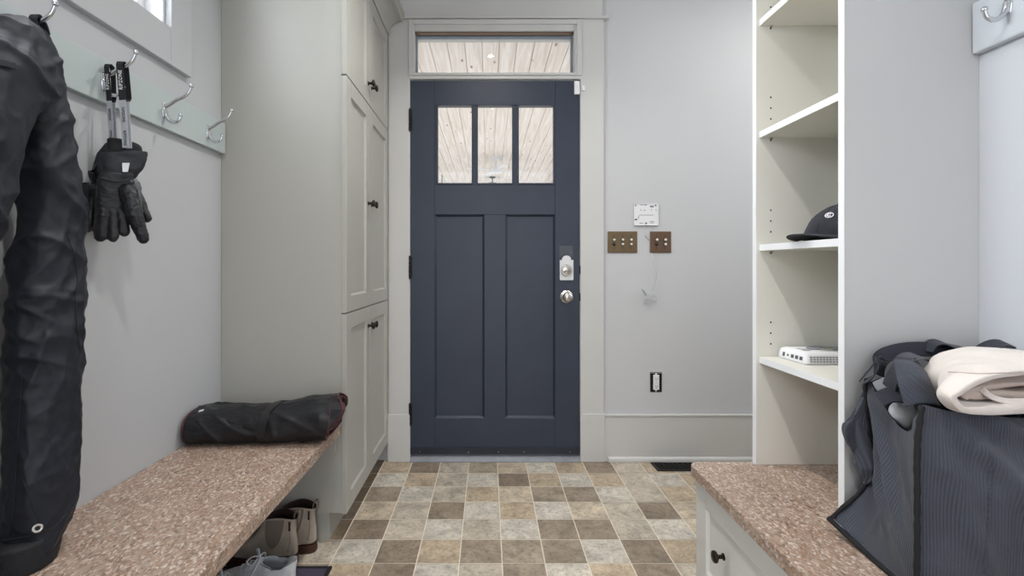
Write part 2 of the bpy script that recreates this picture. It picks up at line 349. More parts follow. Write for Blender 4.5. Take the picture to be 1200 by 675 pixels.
w.box(XL-.14, XL, -1.7, WY0, 0, ZC).box(XL-.14, XL, WY1, YB+.15, 0, ZC).box(XL-.14, XL, WY0, WY1, 0, WZ0).box(XL-.14, XL, WY0, WY1, WZ1, ZC)
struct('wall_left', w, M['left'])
DX0, DX1 = -.4225, .4985
w = MB().box(XL, DX0-.004, YB, YB+.14, 0, ZC).box(DX1+.004, 2.3, YB, YB+.14, 0, ZC).box(DX0-.004, DX1+.004, YB, YB+.14, 2.388, ZC)
struct('wall_back', w, M['wall'])
struct('wall_right', MB().box(XR, XR+.12, -1.7, 1.506, 0, ZC), M['side'])
struct('wall_side', MB().box(XR+.12, 2.3, 1.386, 1.506, 0, ZC), M['wall'])
struct('wall_far_right', MB().box(2.3, 2.4, 1.386, YB+.14, 0, ZC), M['wall'])
w = MB().box(XL, -.75, -1.7, -1.6, 0, ZC).box(.85, XR, -1.7, -1.6, 0, ZC).box(-.75, .85, -1.7, -1.6, 2.4, ZC)
struct('wall_rear', w, M['wall'])

# casings around the door (trim)
YC = 2.663
def px(x, y=YC): return (x - CX) * y / F
def pz(y_, y=YC): return H - (y_ - CY) * y / F
struct('trim_1', MB().box(px(455), px(480.3), YC, YB, .255, pz(20.5)).box(px(454.4), px(480.8), YC-.008, YB, 0, .257), M['trim'], bevel=.0025)
struct('trim_2', MB().box(px(680.3), px(707.6), YC, YB, .255, pz(20.5)).box(px(679.8), px(708.4), YC-.008, YB, 0, .259), M['trim'], bevel=.0025)
struct('trim_3', MB().box(px(455), px(706), YC, YB, pz(20), ZC).box(px(472), px(713), YC-.018, YB, pz(22.8), pz(19.8)), M['trim'], bevel=.003)
struct('baseboard_back', MB().box(px(708.4), 2.3, 2.665, YB, 0, .2445).box(px(708.4), 2.3, 2.661, YB, .2445, .2525)
       .prism([(2.665, 0), (2.651, 0), (2.651, .012), (2.654, .02), (2.661, .025), (2.665, .026)], 'x', px(712.5), 2.3), M['trim'], bevel=.0015)
struct('baseboard_right', MB().box(2.285, 2.3, 1.52, 2.65, 0, .25), M['trim'], bevel=.002)

# transom window above the door
tw = root('window_2', (.04, YC, 2.06), None, None, kind='structure')
yq = YC - .004
a = MB()
ox0, ox1, oz0, oz1 = px(479.2), px(681.4), pz(92.8), pz(23.5)
ix0, ix1, iz0, iz1 = px(486), px(672.7), pz(85.2), pz(36.6)
def ring(mb, x0, x1, z0, z1, X0, X1, Z0, Z1, ya, yb):
    mb.box(x0, X0, ya, yb, z0, z1).box(X1, x1, ya, yb, z0, z1).box(X0, X1, ya, yb, z0, Z0).box(X0, X1, ya, yb, Z1, z1); return mb
ring(a, ox0, ox1, oz0, oz1, ix0, ix1, iz0, iz1, yq, 2.80)
ring(a, ox0, ox1, oz0+.018, oz1, ox0+.022, ox1-.026, iz0-.0035, oz1-.026, yq-.008, yq+.002)
a.build('window_frame', M['trim'], tw, bevel=.003)
s = MB(); ring(s, ix0, ix1, iz0, iz1, ix0+.006, ix1-.008, iz0+.003, iz1-.012, 2.705, 2.735)
s.build('sash', M['post'], tw)
MB().box(ix0+.005, ix1-.005, 2.718, 2.724, iz0+.002, iz1-.01).build('window_pane', M['glass'], tw)
MB().box(ix0, ix1, 2.672, 2.700, iz1-.006, iz1-.0002).build('reveal_liner', M['brass2'], tw)

# front door
dr = root('door_1', (.037, 2.668, 0), None, None, kind='structure')
YD = 2.668
def dx(p): return (p - CX) * YD / F
def dz(p): return H - (p - CY) * YD / F
X0, X1, Z0, Z1 = dx(481), dx(679.1), dz(532.3), dz(94.6)
L = [(512.7, 553.2), (559.6, 600.5), (607.6, 648.9)]
lz0, lz1 = dz(214.9), dz(123.3)
pan = [(509.5, 567.5), (592.5, 650.5)]; qz0, qz1 = dz(490), dz(251.5)
sl = MB(); y0, y1 = YD, YD + .045
sl.box(X0, dx(509.5), y0, y1, Z0, Z1).box(dx(650.5), X1, y0, y1, Z0, Z1)
sl.box(dx(509.5), dx(650.5), y0, y1, lz1, Z1).box(dx(509.5), dx(650.5), y0, y1, qz1, lz0).box(dx(509.5), dx(650.5), y0, y1, Z0, qz0)
sl.box(dx(567.5), dx(592.5), y0, y1, qz0, qz1)
sl.box(dx(509.5), dx(512.7), y0, y1, lz0, lz1).box(dx(648.9), dx(650.5), y0, y1, lz0, lz1)
for u, v in ((553.2, 559.6), (600.5, 607.6)): sl.box(dx(u), dx(v), y0+.004, y1, lz0, lz1)
def bead(mb, x0, x1, z0, z1, ya, yb, w):      # sloped moulding around a recess
    o = [(x0,z0),(x1,z0),(x1,z1),(x0,z1)]; i = [(x0+w,z0+w),(x1-w,z0+w),(x1-w,z1-w),(x0+w,z1-w)]
    mb.add([(p[0], ya, p[1]) for p in o] + [(p[0], yb, p[1]) for p in i] + [(p[0], yb+.002, p[1]) for p in o],
           [(k, (k+1) % 4, 4+(k+1) % 4, 4+k) for k in range(4)])
for u, v in pan:
    sl.box(dx(u), dx(v), y0+.0125, y1-.008, qz0, qz1)
    bead(sl, dx(u), dx(v), qz0, qz1, y0+.0005, y0+.0123, .010)
sl.build('door_slab', M['door'], dr, bevel=.0012, seg=1)
lt = MB()
for u, v in L:
    ring(lt, dx(u)-.007, dx(v)+.007, lz0-.007, lz1+.007, dx(u)+.002, dx(v)-.002, lz0+.002, lz1-.002, y0-.0045, y0+.012)
lt.build('lite_moulding', M['door'], dr, bevel=.002)
for u, v in L: MB().box(dx(u)-.002, dx(v)+.002, y0+.02, y0+.025, lz0-.002, lz1+.002).build('window_pane', M['glass'], dr)
sw = MB().box(X0, X1, y0-.006, y0, dz(532), dz(525.2)).box(X0, X1, y0-.008, y0, dz(526), dz(524.8))
so = sw.build('door_sweep', M['sweep'], dr, bevel=.001)
for p in (492.5, 549, 584, 614, 668): MB().lathe((dx(p), y0-.006, dz(529)), (0,-1,0), [(0, .0035), (.0012, .003), (.0018, .0015)], 10).build('screw', M['nickel'], so)
for zt, zb in ((129, 153), (301, 325.5), (473.5, 497.5)):
    h = MB(); zc = (dz(zt)+dz(zb))/2; hh = (dz(zt)-dz(zb))/2; xh = dx(481)-.002
    for k in range(5): h.tube([(xh, y0-.007, zc-hh+2*hh*k/5+.0008), (xh, y0-.007, zc-hh+2*hh*(k+1)/5-.0008)], .0062, 12)
    h.ball((xh, y0-.007, zc+hh+.002), .006, n=10).ball((xh, y0-.007, zc-hh-.002), .006, n=10)
    h.box(xh, xh+.012, y0-.0015, y0, zc-hh, zc+hh)
    h.build('hinge', M['iron'], dr, smooth='auto')
# deadbolt and knob
MB().box(dx(655.6), dx(671.4), y0-.0006, y0, dz(301), dz(288)).build('bare_patch', mat('worn_grey_primer', '#4c5059', .6, var=.12, vs=40), dr)
xb, zb = dx(663.7), dz(316.8)
pl = []
for k in range(13): a_ = PI*k/12; pl.append((xb + .0255*math.cos(a_)*1.0, dz(305) + .0255*math.sin(a_)))
pl = [(xb+.0365, dz(304.5))] + pl + [(xb-.0365, dz(304.5)), (xb-.0365, dz(327.5)), (xb-.033, dz(328.3)), (xb+.033, dz(328.3)), (xb+.0365, dz(327.5))]
db = MB().prism(pl, 'y', y0-.010, y0).build('deadbolt_plate', mat('lock_plate_white', '#d9dbdd', .35), dr, bevel=.001)
MB().lathe((xb, y0-.010, zb), (0,-1,0), [(0, .031), (.006, .031), (.009, .028), (.009, .024), (.012, .0235), (.0135, .02)], 28).build('deadbolt_rose', M['nickel'], db, smooth='auto')
tt = MB(); tr = Matrix.Rotation(math.radians(-28), 3, 'Y')
tt.ball((xb, y0-.022, zb), .022, .011, .0062, n=14, rot=tr); tt.build('thumb_turn', M['nickel'], db, smooth=True)
xk, zk = dx(663.7), dz(347.6)
kn = MB().lathe((xk, y0, zk), (0,-1,0), [(0, .034), (.003, .034), (.006, .030), (.010, .0195), (.022, .0115), (.034, .012), (.040, .022), (.050, .0268), (.058, .0262), (.065, .021), (.0685, .011), (.069, .004)], 32).build('door_knob', M['nickel'], dr, smooth='auto', angle=50)
MB().tube([(xk, y0-.069, zk), (xk, y0-.0705, zk)], .0055, 12).build('lock_button', M['grey'], kn)
# jamb strips at both sides, strike plates, threshold
jb = struct('trim_4', MB().box(dx(480.1)-.004, X0-.0015, y0+.004, YB+.12, 0, 2.03).box(X1+.003, dx(680.4)+.003, y0+.004, YB+.12, 0, 2.03)
       .box(X0-.01, X1+.004, y0+.012, YB+.12, Z1+.003, pz(92.8)), M['trim'])
for za, zb_ in ((311.5, 321), (343.5, 352.5)):
    MB().box(X1+.0005, X1+.0075, y0-.0035, y0+.012, dz(zb_), dz(za)).build('strike_plate', M['iron'], jb, bevel=.001)
struct('trim_5', MB().prism([(2.652, 0), (2.652, .004), (2.660, .012), (2.672, .028), (2.80, .030), (2.80, 0)], 'x', dx(480.6), dx(680)), M['thresh'], bevel=.001)

# contact sensor
t = root('door_sensor', P(676, 111, 2.655), 'small white door contact sensor on the top right corner of the navy front door', 'door sensor')
MB().box(dx(672.7), dx(679), YD-.014, YD, dz(111.3), dz(96)).build('sensor_body', M['white'], t, bevel=.002)
MB().box(px(682), px(685.2), YC-.010, YC, pz(107), pz(101)).build('sensor_magnet', M['white'], t, bevel=.0015)

# window high on the left wall
wn = root('window_1', (XL, 1.1, 1.69), None, None, kind='structure')
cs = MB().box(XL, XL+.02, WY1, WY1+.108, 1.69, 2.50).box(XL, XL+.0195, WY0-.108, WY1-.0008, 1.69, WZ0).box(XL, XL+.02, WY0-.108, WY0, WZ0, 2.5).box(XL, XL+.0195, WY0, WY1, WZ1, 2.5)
cs.build('window_casing', M['left'], wn, bevel=.002)  # casing takes the shade-darkened left wall colour
fr = MB(); fr.box(XL-.14, XL-.001, WY1-.012, WY1-.0002, WZ0, WZ1).box(XL-.14, XL-.001, WY0, WY0+.012, WZ0, WZ1).box(XL-.14, XL-.001, WY0, WY1, WZ0, WZ0+.010)
fr.build('window_frame', M['white'], wn)
s = MB(); s.box(XL-.09, XL-.055, WY1-.05, WY1-.012, WZ0+.01, WZ1).box(XL-.09, XL-.055, WY0+.012, WY0+.05, WZ0+.01, WZ1).box(XL-.09, XL-.055, WY0, WY1, WZ0+.01, WZ0+.046).box(XL-.09, XL-.055, WY0, WY1, WZ1-.04, WZ1)
for k in (1, 2, 3): yy = WY0 + (WY1-WY0)*k/4; s.box(XL-.085, XL-.06, yy-.009, yy+.009, WZ0+.04, WZ1-.03)
s.build('sash', M['white'], wn, bevel=.002)
MB().box(XL-.075, XL-.071, WY0+.04, WY1-.04, WZ0+.04, WZ1-.03).build('window_pane', M['glass'], wn)

# porch outside
pc = MB(); pw = .131; zc = 2.72
for k in range(-32, 33):
    xx = .02 + k*pw
    pc.box(xx-pw/2+.0034, xx+pw/2-.0034, 2.86, 13.2, zc, zc+.02)
pc.box(-4.2, 4.3, 2.86, 13.2, zc+.012, zc+.05)
struct('porch_ceiling', pc, M['plank'])
struct('ground_outside', MB().box(-9, 9, 2.84, 24, -.22, -.12).box(-9, -1.2, -4, 2.84, -.22, -.12), M['concrete'])
c = P(581, 184, 7.52); c.z = zc
r = root('porch_fan', c, 'pale ceiling fan under the porch planks seen through the middle door pane', 'ceiling fan')
MB().lathe(c, (0,0,-1), [(0, .06), (.04, .05), (.05, .015), (.16, .015), (.17, .09), (.24, .08), (.25, .02)], 20).build('motor', M['white'], r, smooth='auto')
for k in range(4):
    a_ = .3 + k*PI/2; d = V((math.cos(a_), math.sin(a_), 0)); n_ = V((-d.y, d.x, 0)); b0 = c + V((0,0,-.2))
    MB().loft([[b0+d*.08-n_*.03, b0+d*.08+n_*.03, b0+d*.08+n_*.03+V((0,0,.006)), b0+d*.08-n_*.03+V((0,0,.006))],
               [b0+d*.45-n_*.055, b0+d*.45+n_*.055, b0+d*.45+n_*.055+V((0,0,.006)), b0+d*.45-n_*.055+V((0,0,.006))]]).build('blade', M['white'], r)
pp = P(518, 220, 9.0); hz = H - (194-CY)*9/F
r = root('hanging_box', (pp.x, 9, zc), 'grey blue box hanging under the porch ceiling, low in the left door pane', 'box')
MB().box(pp.x-.05, pp.x+.06, 8.95, 9.05, zc-.62, zc-.34).build('housing', M['post'], r, bevel=.01)
MB().box(pp.x-.012, pp.x+.012, 8.99, 9.01, zc-.36, zc).build('hanger', M['grey'], r)
c = P(577, 212, 9.2); c.z = zc
r = root('porch_lantern', c, 'dark lantern under the porch ceiling at the foot of the middle door pane', 'lantern')
MB().lathe(c, (0,0,-1), [(0, .06), (.02, .055), (.03, .01), (.10, .01), (.11, .07), (.13, .12), (.14, .11)], 16).build('lantern_cap', M['iron'], r, smooth='auto')
MB().lathe(c+V((0,0,-.14)), (0,0,-1), [(0, .09), (.16, .08), (.17, .03)], 16).build('lantern_glass', M['grey'], r, smooth='auto')

# recessed lamps in the ceiling: only their reflections in the door glass are in view
for (x, y, s_) in ((.02, 1.775, 'small recessed ceiling lamp reflected in the glass above the front door'), (.03, .51, 'small recessed ceiling lamp reflected at the top of the middle door pane')):
    r = root('ceiling_light', (x, y, ZC), s_, 'ceiling light', 'recessed ceiling lights')
    MB().lathe((x, y, ZC), (0,0,-1), [(-.0005, .055), (.004, .053), (.005, .045), (.002, .040)], 28).build('trim_ring', M['white'], r, smooth='auto')
    MB().lathe((x, y, ZC), (0,0,-1), [(0, .022), (.0035, .021)], 24).build('lens', M['lamp'], r)
# ------------------------------------------------------------------ tall cabinet on the left
def knob(parent, p, axis, name='knob'):
    return MB().lathe(p, axis, [(0, .0095), (.002, .0095), (.004, .006), (.012, .0048), (.017, .008), (.0205, .0148), (.025, .0158), (.0285, .0142), (.0305, .009), (.031, .003)], 22).build(name, M['bronze'], parent, smooth='auto', angle=50)
def shaker_x(xf, th, y0, y1, z0, z1, st, rec, sgn):
    """door or drawer front lying in a plane of constant x; xf = front face, sgn = the way it faces"""
    mb = MB(); xb = xf - sgn*th; a, b = sorted((xf, xb))
    mb.box(a, b, y0, y0+st, z0, z1).box(a, b, y1-st, y1, z0, z1).box(a, b, y0+st, y1-st, z0, z0+st).box(a, b, y0+st, y1-st, z1-st, z1)
    xr = xf - sgn*rec; a2, b2 = sorted((xr, xb)); mb.box(a2, b2, y0+st-.001, y1-st+.001, z0+st-.001, z1-st+.001)
    w = .006; Y = (y0+st, y1-st); Z = (z0+st, z1-st)
    o = [(Y[0],Z[0]),(Y[1],Z[0]),(Y[1],Z[1]),(Y[0],Z[1])]; i = [(Y[0]+w,Z[0]+w),(Y[1]-w,Z[0]+w),(Y[1]-w,Z[1]-w),(Y[0]+w,Z[1]-w)]
    mb.add([(xf-sgn*.003,)+p for p in o] + [(xr+sgn*.0002,)+p for p in i], [(k, (k+1)%4, 4+(k+1)%4, 4+k) for k in range(4)])
    return mb
CYN, CYF = 1.88, 2.652
cb = root('tall_cabinet', (-.785, 2.26, 0), 'tall pale grey built-in cupboard with six panelled doors beside the front door', 'cabinet')
MB().box(XL+.001, -.5585, CYN, CYF, .114, 2.33).build('body', M['cab'], cb, bevel=.001)
MB().box(XL+.001, -.612, 1.905, CYF, 0, .1138).build('toe_kick', M['cab'], cb)
ym = 2.2445
for (z0, z1, kz, zz) in ((1.786, 2.293, 1.876, 'u'), (.878, 1.781, 1.337, 'm'), (.112, .873, .788, 'l')):
    for (ya, yb, ky) in ((CYN-.004, ym-.0012, ym-.03), (ym+.0012, CYF-.002, ym+.032)):
        d = shaker_x(-.538, .0195, ya, yb, z0, z1, .062, .009, 1).build('door', M['cab'], cb, bevel=.0012, seg=2)
        knob(d, (-.538, ky, kz), (1,0,0))
# crown with a cove profile
pr = [(-.5575, 2.296), (-.533, 2.296), (-.531, 2.302)]
for k in range(9): a_ = PI/2*k/8; pr.append((-.470 - .058*math.cos(a_) , 2.306 + .062*math.sin(a_)))
pr += [(-.466, 2.369), (-.460, 2.373), (-.460, 2.384), (-.448, 2.392), (-.448, 2.41), (-.5575, 2.41)]
MB().loft([[(p[0], CYN-.03, p[1]) for p in pr], [(p[0], CYF-.004, p[1]) for p in pr]]).build('crown_moulding', M['cab'], cb, smooth='auto', angle=25)

# ------------------------------------------------------------------ benches
bl = root('bench', (-.79, .6, .457), 'granite bench along the left wall under the coat hooks, open below', 'bench')
MB().box(XL+.0005, -.5595, -.60, CYN-.0005, .417, .457).build('bench_top', M['granite'], bl, bevel=.004, seg=3)
MB().box(XL+.0005, -.575, CYN-.020, CYN-.0005, .352, .4165).build('support_cleat', M['cab'], bl, bevel=.001)
MB().box(XL+.0005, XL+.02, -.60, CYN-.021, .352, .4165).build('wall_cleat', M['cab'], bl, bevel=.001)
MB().box(XL+.0005, -.58, -.60, -.57, 0, .4165).build('end_panel', M['cab'], bl, bevel=.001)

bt = MB(); ys = -.60; ye = 1.509
pl = [(.611, ys), (XR-.0005, ys), (XR-.0005, ye), (.640, ye)] + [(.640-.029*math.sin(a_), ye-.029+.029*math.cos(a_)) for a_ in (PI/8, PI/4, 3*PI/8, PI/2)]
bt.prism(pl, 'z', .423, .457); tag(bt.build('granite_slab', M['granite'], bevel=.0035, seg=3), 'granite bench top on the right under the black tote bag', 'bench top')
bc = root('bench_cabinet', (.87, .5, 0), 'low pale grey cabinet with drawers under the right-hand granite top', 'cabinet')
MB().box(.648, XR-.001, ys, 1.492, .0, .4228).build('body', M['drawer'], bc, bevel=.001)
for (ya, yb, kn) in ((.742, 1.491, (1.317, .915)), (-.01, .738, (.55, .18))):
    d = shaker_x(.629, .0188, ya, yb, .105, .4195, .066, .009, -1)  .build('drawer', M['drawer'], bc, bevel=.0012)
    for k in kn: knob(d, (.629, k, .279), (-1,0,0))
MB().box(.640, .6479, ys, 1.492, 0, .100).build('plinth', M['drawer'], bc)

# ------------------------------------------------------------------ open shelf tower on the right
st = root('shelf_unit', (.96, 1.31, .4575), 'tall white open shelf unit standing on the right-hand granite top', 'shelf unit')
sx0, sx1 = .807, XR-.0005
MB().box(sx0, sx1, 1.4835, 1.5035, .4575, 2.45).build('side_panel', M['shelf'], st, bevel=.001)
MB().box(sx0, sx1, 1.1195, 1.1355, .4575, 2.45).build('side_panel', M['shelf'], st, bevel=.001)
MB().box(sx0+.0008, sx1, 1.1165, 1.1194, .4575, 2.45).build('end_skin', M['endp'], st)
MB().box(sx0-.001, sx0-.00005, 1.1165, 1.1355, .4575, 2.45).build('edge_band', M['edge'], st)
MB().box(sx0-.001, sx0-.00005, 1.4835, 1.5035, .4575, 2.45).build('edge_band', M['edge'], st)
MB().box(sx1-.006, sx1, 1.1355, 1.4835, .4575, 2.45).build('back_panel', M['shelf'], st)
MB().box(sx0, sx1, 1.1355, 1.4835, 2.43, 2.45).build('top_panel', M['shelf'], st)
SZ = (.783, 1.120, 1.4595, 1.796, 2.13)
for z in SZ:
    so = MB().box(.8165, sx1-.006, 1.1360, 1.4830, z-.0185, z).build('shelf', M['shelf'], st, bevel=.0008)
    MB().box(.8157, .8164, 1.1360, 1.4830, z-.0185, z).build('edge_band', M['edge'], so)
ph = MB()
for z in SZ:
    for x in (.85, 1.06):
        for k in (1, 2, 3, 4):
            if z == SZ[2] and k < 1: continue
            for (y, s) in ((1.4834, -1), (1.1356, 1)):
                zz = z + .006 + k*.0325 if k < 4 else z - .026
                MB().lathe((x, y, zz), (0, s, 0), [(-.002, .0026), (.0004, .0026)], 8).build('peg_hole', M['dark'], st)
pg = MB()
for z in SZ:
    for x in (.85, 1.06):
        for (y, s) in ((1.4834, -1), (1.1356, 1)): MB().tube([(x, y, z-.022), (x, y+s*.007, z-.022)], .003, 8).build('shelf_peg', M['nickel'], st)

# ------------------------------------------------------------------ coat rails
def hook_mb(n, p):                     # n = +1 or -1, the way it leaves the wall in x
    p = V(p); q = lambda d, z, s=0: p + V((n*d, s, z)); mb = MB()
    mb.loft([[q(h, zz*math.sin(a)*s, yy*math.cos(a)*s) for a in [2*PI*k/20 for k in range(20)]] for h, s, yy, zz in ((0, 1, .0085, .026), (.002, 1, .0085, .026), (.004, .8, .0085, .026), (.0055, .5, .0085, .026))])
    up = cr([q(.004, .012), q(.020, .021), q(.040, .034), q(.060, .043), q(.076, .056), q(.084, .073)], 6)
    mb.tube(up, [.0065 - .0028*(i/(len(up)-1)) for i in range(len(up))], 10); mb.ball(q(.085, .077), .0068, n=12)
    lo = cr([q(.004, .0), q(.008, -.016), q(.018, -.030), q(.032, -.035), q(.046, -.029), q(.051, -.016)], 6)
    mb.tube(lo, [.0068 - .0028*(i/(len(lo)-1)) for i in range(len(lo))], 10); mb.ball(q(.0515, -.013), .0062, n=12)
    return mb
HZ = 1.533; HY = (1.042, 1.280, 1.519, 1.757)
rl = root('coat_rail', (XL, 1.0, 1.481), 'pale green wall board with chrome coat hooks on the left wall', 'coat rail')
MB().box(XL, XL+.019, .30, 1.877, 1.481, 1.597).build('board', M['green'], rl, bevel=.002)
first = None
for y in (.566, .804) + HY:
    if first is None: first = hook_mb(1, (XL+.019, HY[0], HZ)).build('coat_hook', M['chrome'], rl, smooth='auto', angle=50); first.location = (0, y-HY[0], 0)
    else:
        c = first.copy(); COL.objects.link(c); c.location = (0, y-HY[0], 0); ORG[c.name] = ORG[first.name]
rr = root('coat_rail', (XR, .6, 1.533), 'pale grey wall board with a chrome hook on the right wall beside the shelf unit', 'coat rail')
MB().box(XR-.019, XR, -.2, 1.1155, 1.533, 1.648).build('board', M['rail'], rr, bevel=.004)
first = None
for k in range(4):
    if first is None: first = hook_mb(-1, (XR-.019, 1.035, 1.607)).build('coat_hook', M['chrome'], rr, smooth='auto', angle=50)
    else:
        c = first.copy(); COL.objects.link(c); c.location = (0, -.238*k, 0)

# ------------------------------------------------------------------ things on the back wall
def wx(p): return (p - CX) * YB / F
def wz(p): return H - (p - CY) * YB / F
def switch_plate(x0, x1, m, cols, dark, label):
    r = root('switch_plate', (wx((x0+x1)/2), YB, wz(284)), label, 'light switch', None)
    MB().box(wx(x0), wx(x1), YB-.006, YB, wz(296.3), wz(271.2)).build('plate', M[m], r, bevel=.0025)
    for i, c in enumerate(cols):
        for j, zz in enumerate((281, 286.2)):
            dk = (i, j) in dark
            MB().lathe((wx(c), YB-.0055, wz(zz)), (0,-1,0), [(0, .0098), (.0012, .0098), (.0022, .0082)], 20).build('collar', M['iron'], r)
            o = MB().lathe((wx(c), YB-.007, wz(zz)), (0,-1,0), [(0, .0066), (.006, .0066), (.0075, .0045), (.0078, .001)], 18).build('push_button', M['darkbtn' if dk else 'pearl'], r, smooth='auto')
        for zz in (276.5, 290.7): MB().lathe((wx(c), YB-.006, wz(zz)), (0,-1,0), [(0, .0026), (.001, .002)], 10).build('screw', M['iron'], r)
switch_plate(712, 746.6, 'brass', (719.3, 729.3, 739.3), {(0, 1)}, 'three-gang aged brass push-button switch plate right of the front door')
switch_plate(761.5, 786.3, 'brass2', (769.2, 779.2), {(0, 1)}, 'two-gang aged brass push-button switch plate, farther from the door')
r = root('wall_mount_plate', (wx(757), YB, wz(264.4)), 'white plastic mounting plate of a removed panel above the brass switches', 'mounting plate')
MB().box(wx(742.7), wx(771.3), YB-.008, YB, wz(264.4), wz(238.6)).box(wx(742.7), wx(771.3), YB-.011, YB, wz(264.4), wz(263.6)).box(wx(742.7), wx(771.3), YB-.011, YB, wz(239.3), wz(238.6)).box(wx(770.6), wx(771.3), YB-.011, YB, wz(264.4), wz(238.6)).build('plate', M['white'], r, bevel=.0015)
k = MB(); yy = YB-.0084
def mk(a, b, c, d): k.box(wx(a), wx(b), yy, YB-.007, wz(d), wz(c))
mk(749.5, 765, 252, 252.5); mk(743.2, 746.2, 256.6, 258.3); mk(761, 765.5, 241.5, 243); mk(767, 768.5, 240, 241.8); mk(743.7, 745, 240.2, 241.8); mk(755.5, 757.6, 261, 262.8)
mk(749.8, 753, 240, 240.6); mk(754, 757.5, 240, 240.8); mk(750, 751, 246, 247); mk(754, 755.5, 246.2, 247); mk(762.4, 763.2, 245.2, 246.6); mk(768, 768.8, 246, 247.2); mk(749, 753, 261.3, 261.9); mk(761, 766, 259.5, 260); mk(761, 766, 261, 261.5); mk(747.2, 747.9, 254, 256.6); mk(748.2, 748.8, 252.4, 254)
k.build('printed_marks', M['mark'], r)
# receptacle in an open box
r = root('wall_outlet', (wx(768.5), YB, wz(459)), 'bare white power outlet in an open black box low on the back wall', 'outlet')
k = MB(); a0, a1, b0, b1 = wx(762.3), wx(775), wz(458.8), wz(436.6)
k.box(a0, a1, YB-.0012, YB, b0, b1); k.build('box', M['dark'], r)
rim = MB(); ring(rim, a0-.002, a1+.002, b0-.002, b1+.002, a0+.001, a1-.001, b0+.001, b1-.001, YB-.003, YB)
rim.build('box_rim', M['black'], r)
xc = wx(768.6); k = MB()
k.box(xc-.016, xc+.016, YB-.009, YB-.001, wz(456.5), wz(439)); k.box(xc-.005, xc+.005, YB-.004, YB, wz(458.6), wz(436.8))
yk = k.build('receptacle', M['white'], r, bevel=.003)
k = MB()
for zc_ in (wz(443.4), wz(452.3)):
    k.box(xc-.0065, xc-.0045, YB-.0096, YB-.008, zc_-.003, zc_+.005).box(xc+.0045, xc+.0065, YB-.0096, YB-.008, zc_-.003, zc_+.005)
    k.lathe((xc, YB-.0096, zc_-.0075), (0,1,0), [(0, .0025), (.001, .0025)], 10)
k.build('outlet_slot', M['dark'], yk)
k = MB(); k.lathe((xc, YB-.0085, wz(447.8)), (0,-1,0), [(0, .003), (.0015, .0022)], 10); k.build('screw', M['nickel'], yk)
MB().box(wx(762), wx(779), YB-.0025, YB, wz(437.3), wz(436.6)).build('plaster_edge', M['white'], r)
# loose wires
def wire(name, pts, r_, m, label):
    q = [P(a, b, YB-.003-c) for a, b, c in pts]
    return tag(MB().tube(cr(q, 8), r_, 6).build(name, m, smooth=True), label, 'wire')
rnd = random.Random(5)
wr = MB()
wr.tube(cr([P(a, b, YB-.004-c) for a, b, c in ((763, 297, .004), (765, 306, .012), (767, 318, .012), (766, 328, .008), (762, 338, .012), (760, 345, .02))], 8), .0016, 6)
wr.tube(cr([P(a, b, YB-.004-c) for a, b, c in ((763.5, 297, .004), (767, 308, .016), (770, 322, .022), (768, 335, .02), (763, 346, .014))], 8), .0016, 6)
for i in range(9):
    a = [P(760 + rnd.uniform(-2, 2), 346 + rnd.uniform(-3, 3), YB-.006-rnd.uniform(0, .02))]
    for j in range(3): a.append(P(762 + rnd.uniform(-9, 8), 348 + rnd.uniform(-7, 8), YB-.006-rnd.uniform(0, .03)))
    wr.tube(cr(a, 6), .0012, 6)
wo = wr.build('loose_wires', M['wire'], smooth=True); tag(wo, 'tangle of thin white wires hanging from the wall below the two-gang switch plate', 'wires')
wire('short_wire', ((756, 276, .002), (758, 279, .012), (760.5, 281.5, .004)), .0013, M['mark'], 'short cut grey wire end poking from the wall between the brass switch plates')
wire('thin_wire', ((761, 264.8, .001), (761.3, 268, .004), (761.5, 271, .002)), .0009, M['wire'], 'thin white wire between the mounting plate and the two-gang switch plate')
wire('short_wire', ((752, 339, .002), (755, 342, .02), (757, 346, .012)), .0013, M['mark'], 'dark bare wire end left of the white wire tangle')
# scuffs on the baseboard
# floor register
r = root('floor_register', (.93, 2.59, 0), 'black iron floor vent register by the baseboard', 'floor vent')
fx0, fx1, fy0, fy1 = .870, 1.145, 2.535, 2.642
k = MB(); ring_z = lambda mb, x0, x1, y0_, y1_, w_, z0, z1: mb.box(x0, x0+w_, y0_, y1_, z0, z1).box(x1-w_, x1, y0_, y1_, z0, z1).box(x0+w_, x1-w_, y0_, y0_+w_, z0, z1).box(x0+w_, x1-w_, y1_-w_, y1_, z0, z1)
ring_z(k, fx0, fx1, fy0, fy1, .016, .0002, .006); k.build('frame', M['iron'], r, bevel=.002)
k = MB(); k.box(fx0+.016, fx1-.016, fy0+.016, fy1-.016, .0001, .0008); k.build('duct_shadow', M['dark'], r)
k = MB()
for i in range(9):
    cx_ = fx0 + .03 + i*.0269
    for cy_ in (fy0+.036, fy1-.036):
        for s in (0, 1, 2, 3):
            pts = [(cx_ + (.012*math.cos(s*PI/2+t*1.6) )*t**.5, cy_ + .016*math.sin(s*PI/2+t*1.6)*t**.5, .0045) for t in (.05, .3, .6, 1.0)]
            k.tube(cr(pts, 4), .0018, 6)
    k.tube([(cx_, fy0+.016, .004), (cx_, fy1-.016, .004)], .0018, 6)
k.tube([(fx0+.016, 2.5885, .004), (fx1-.016, 2.5885, .004)], .0018, 6)
k.build('scroll_grille', M['iron'], r, smooth=True)
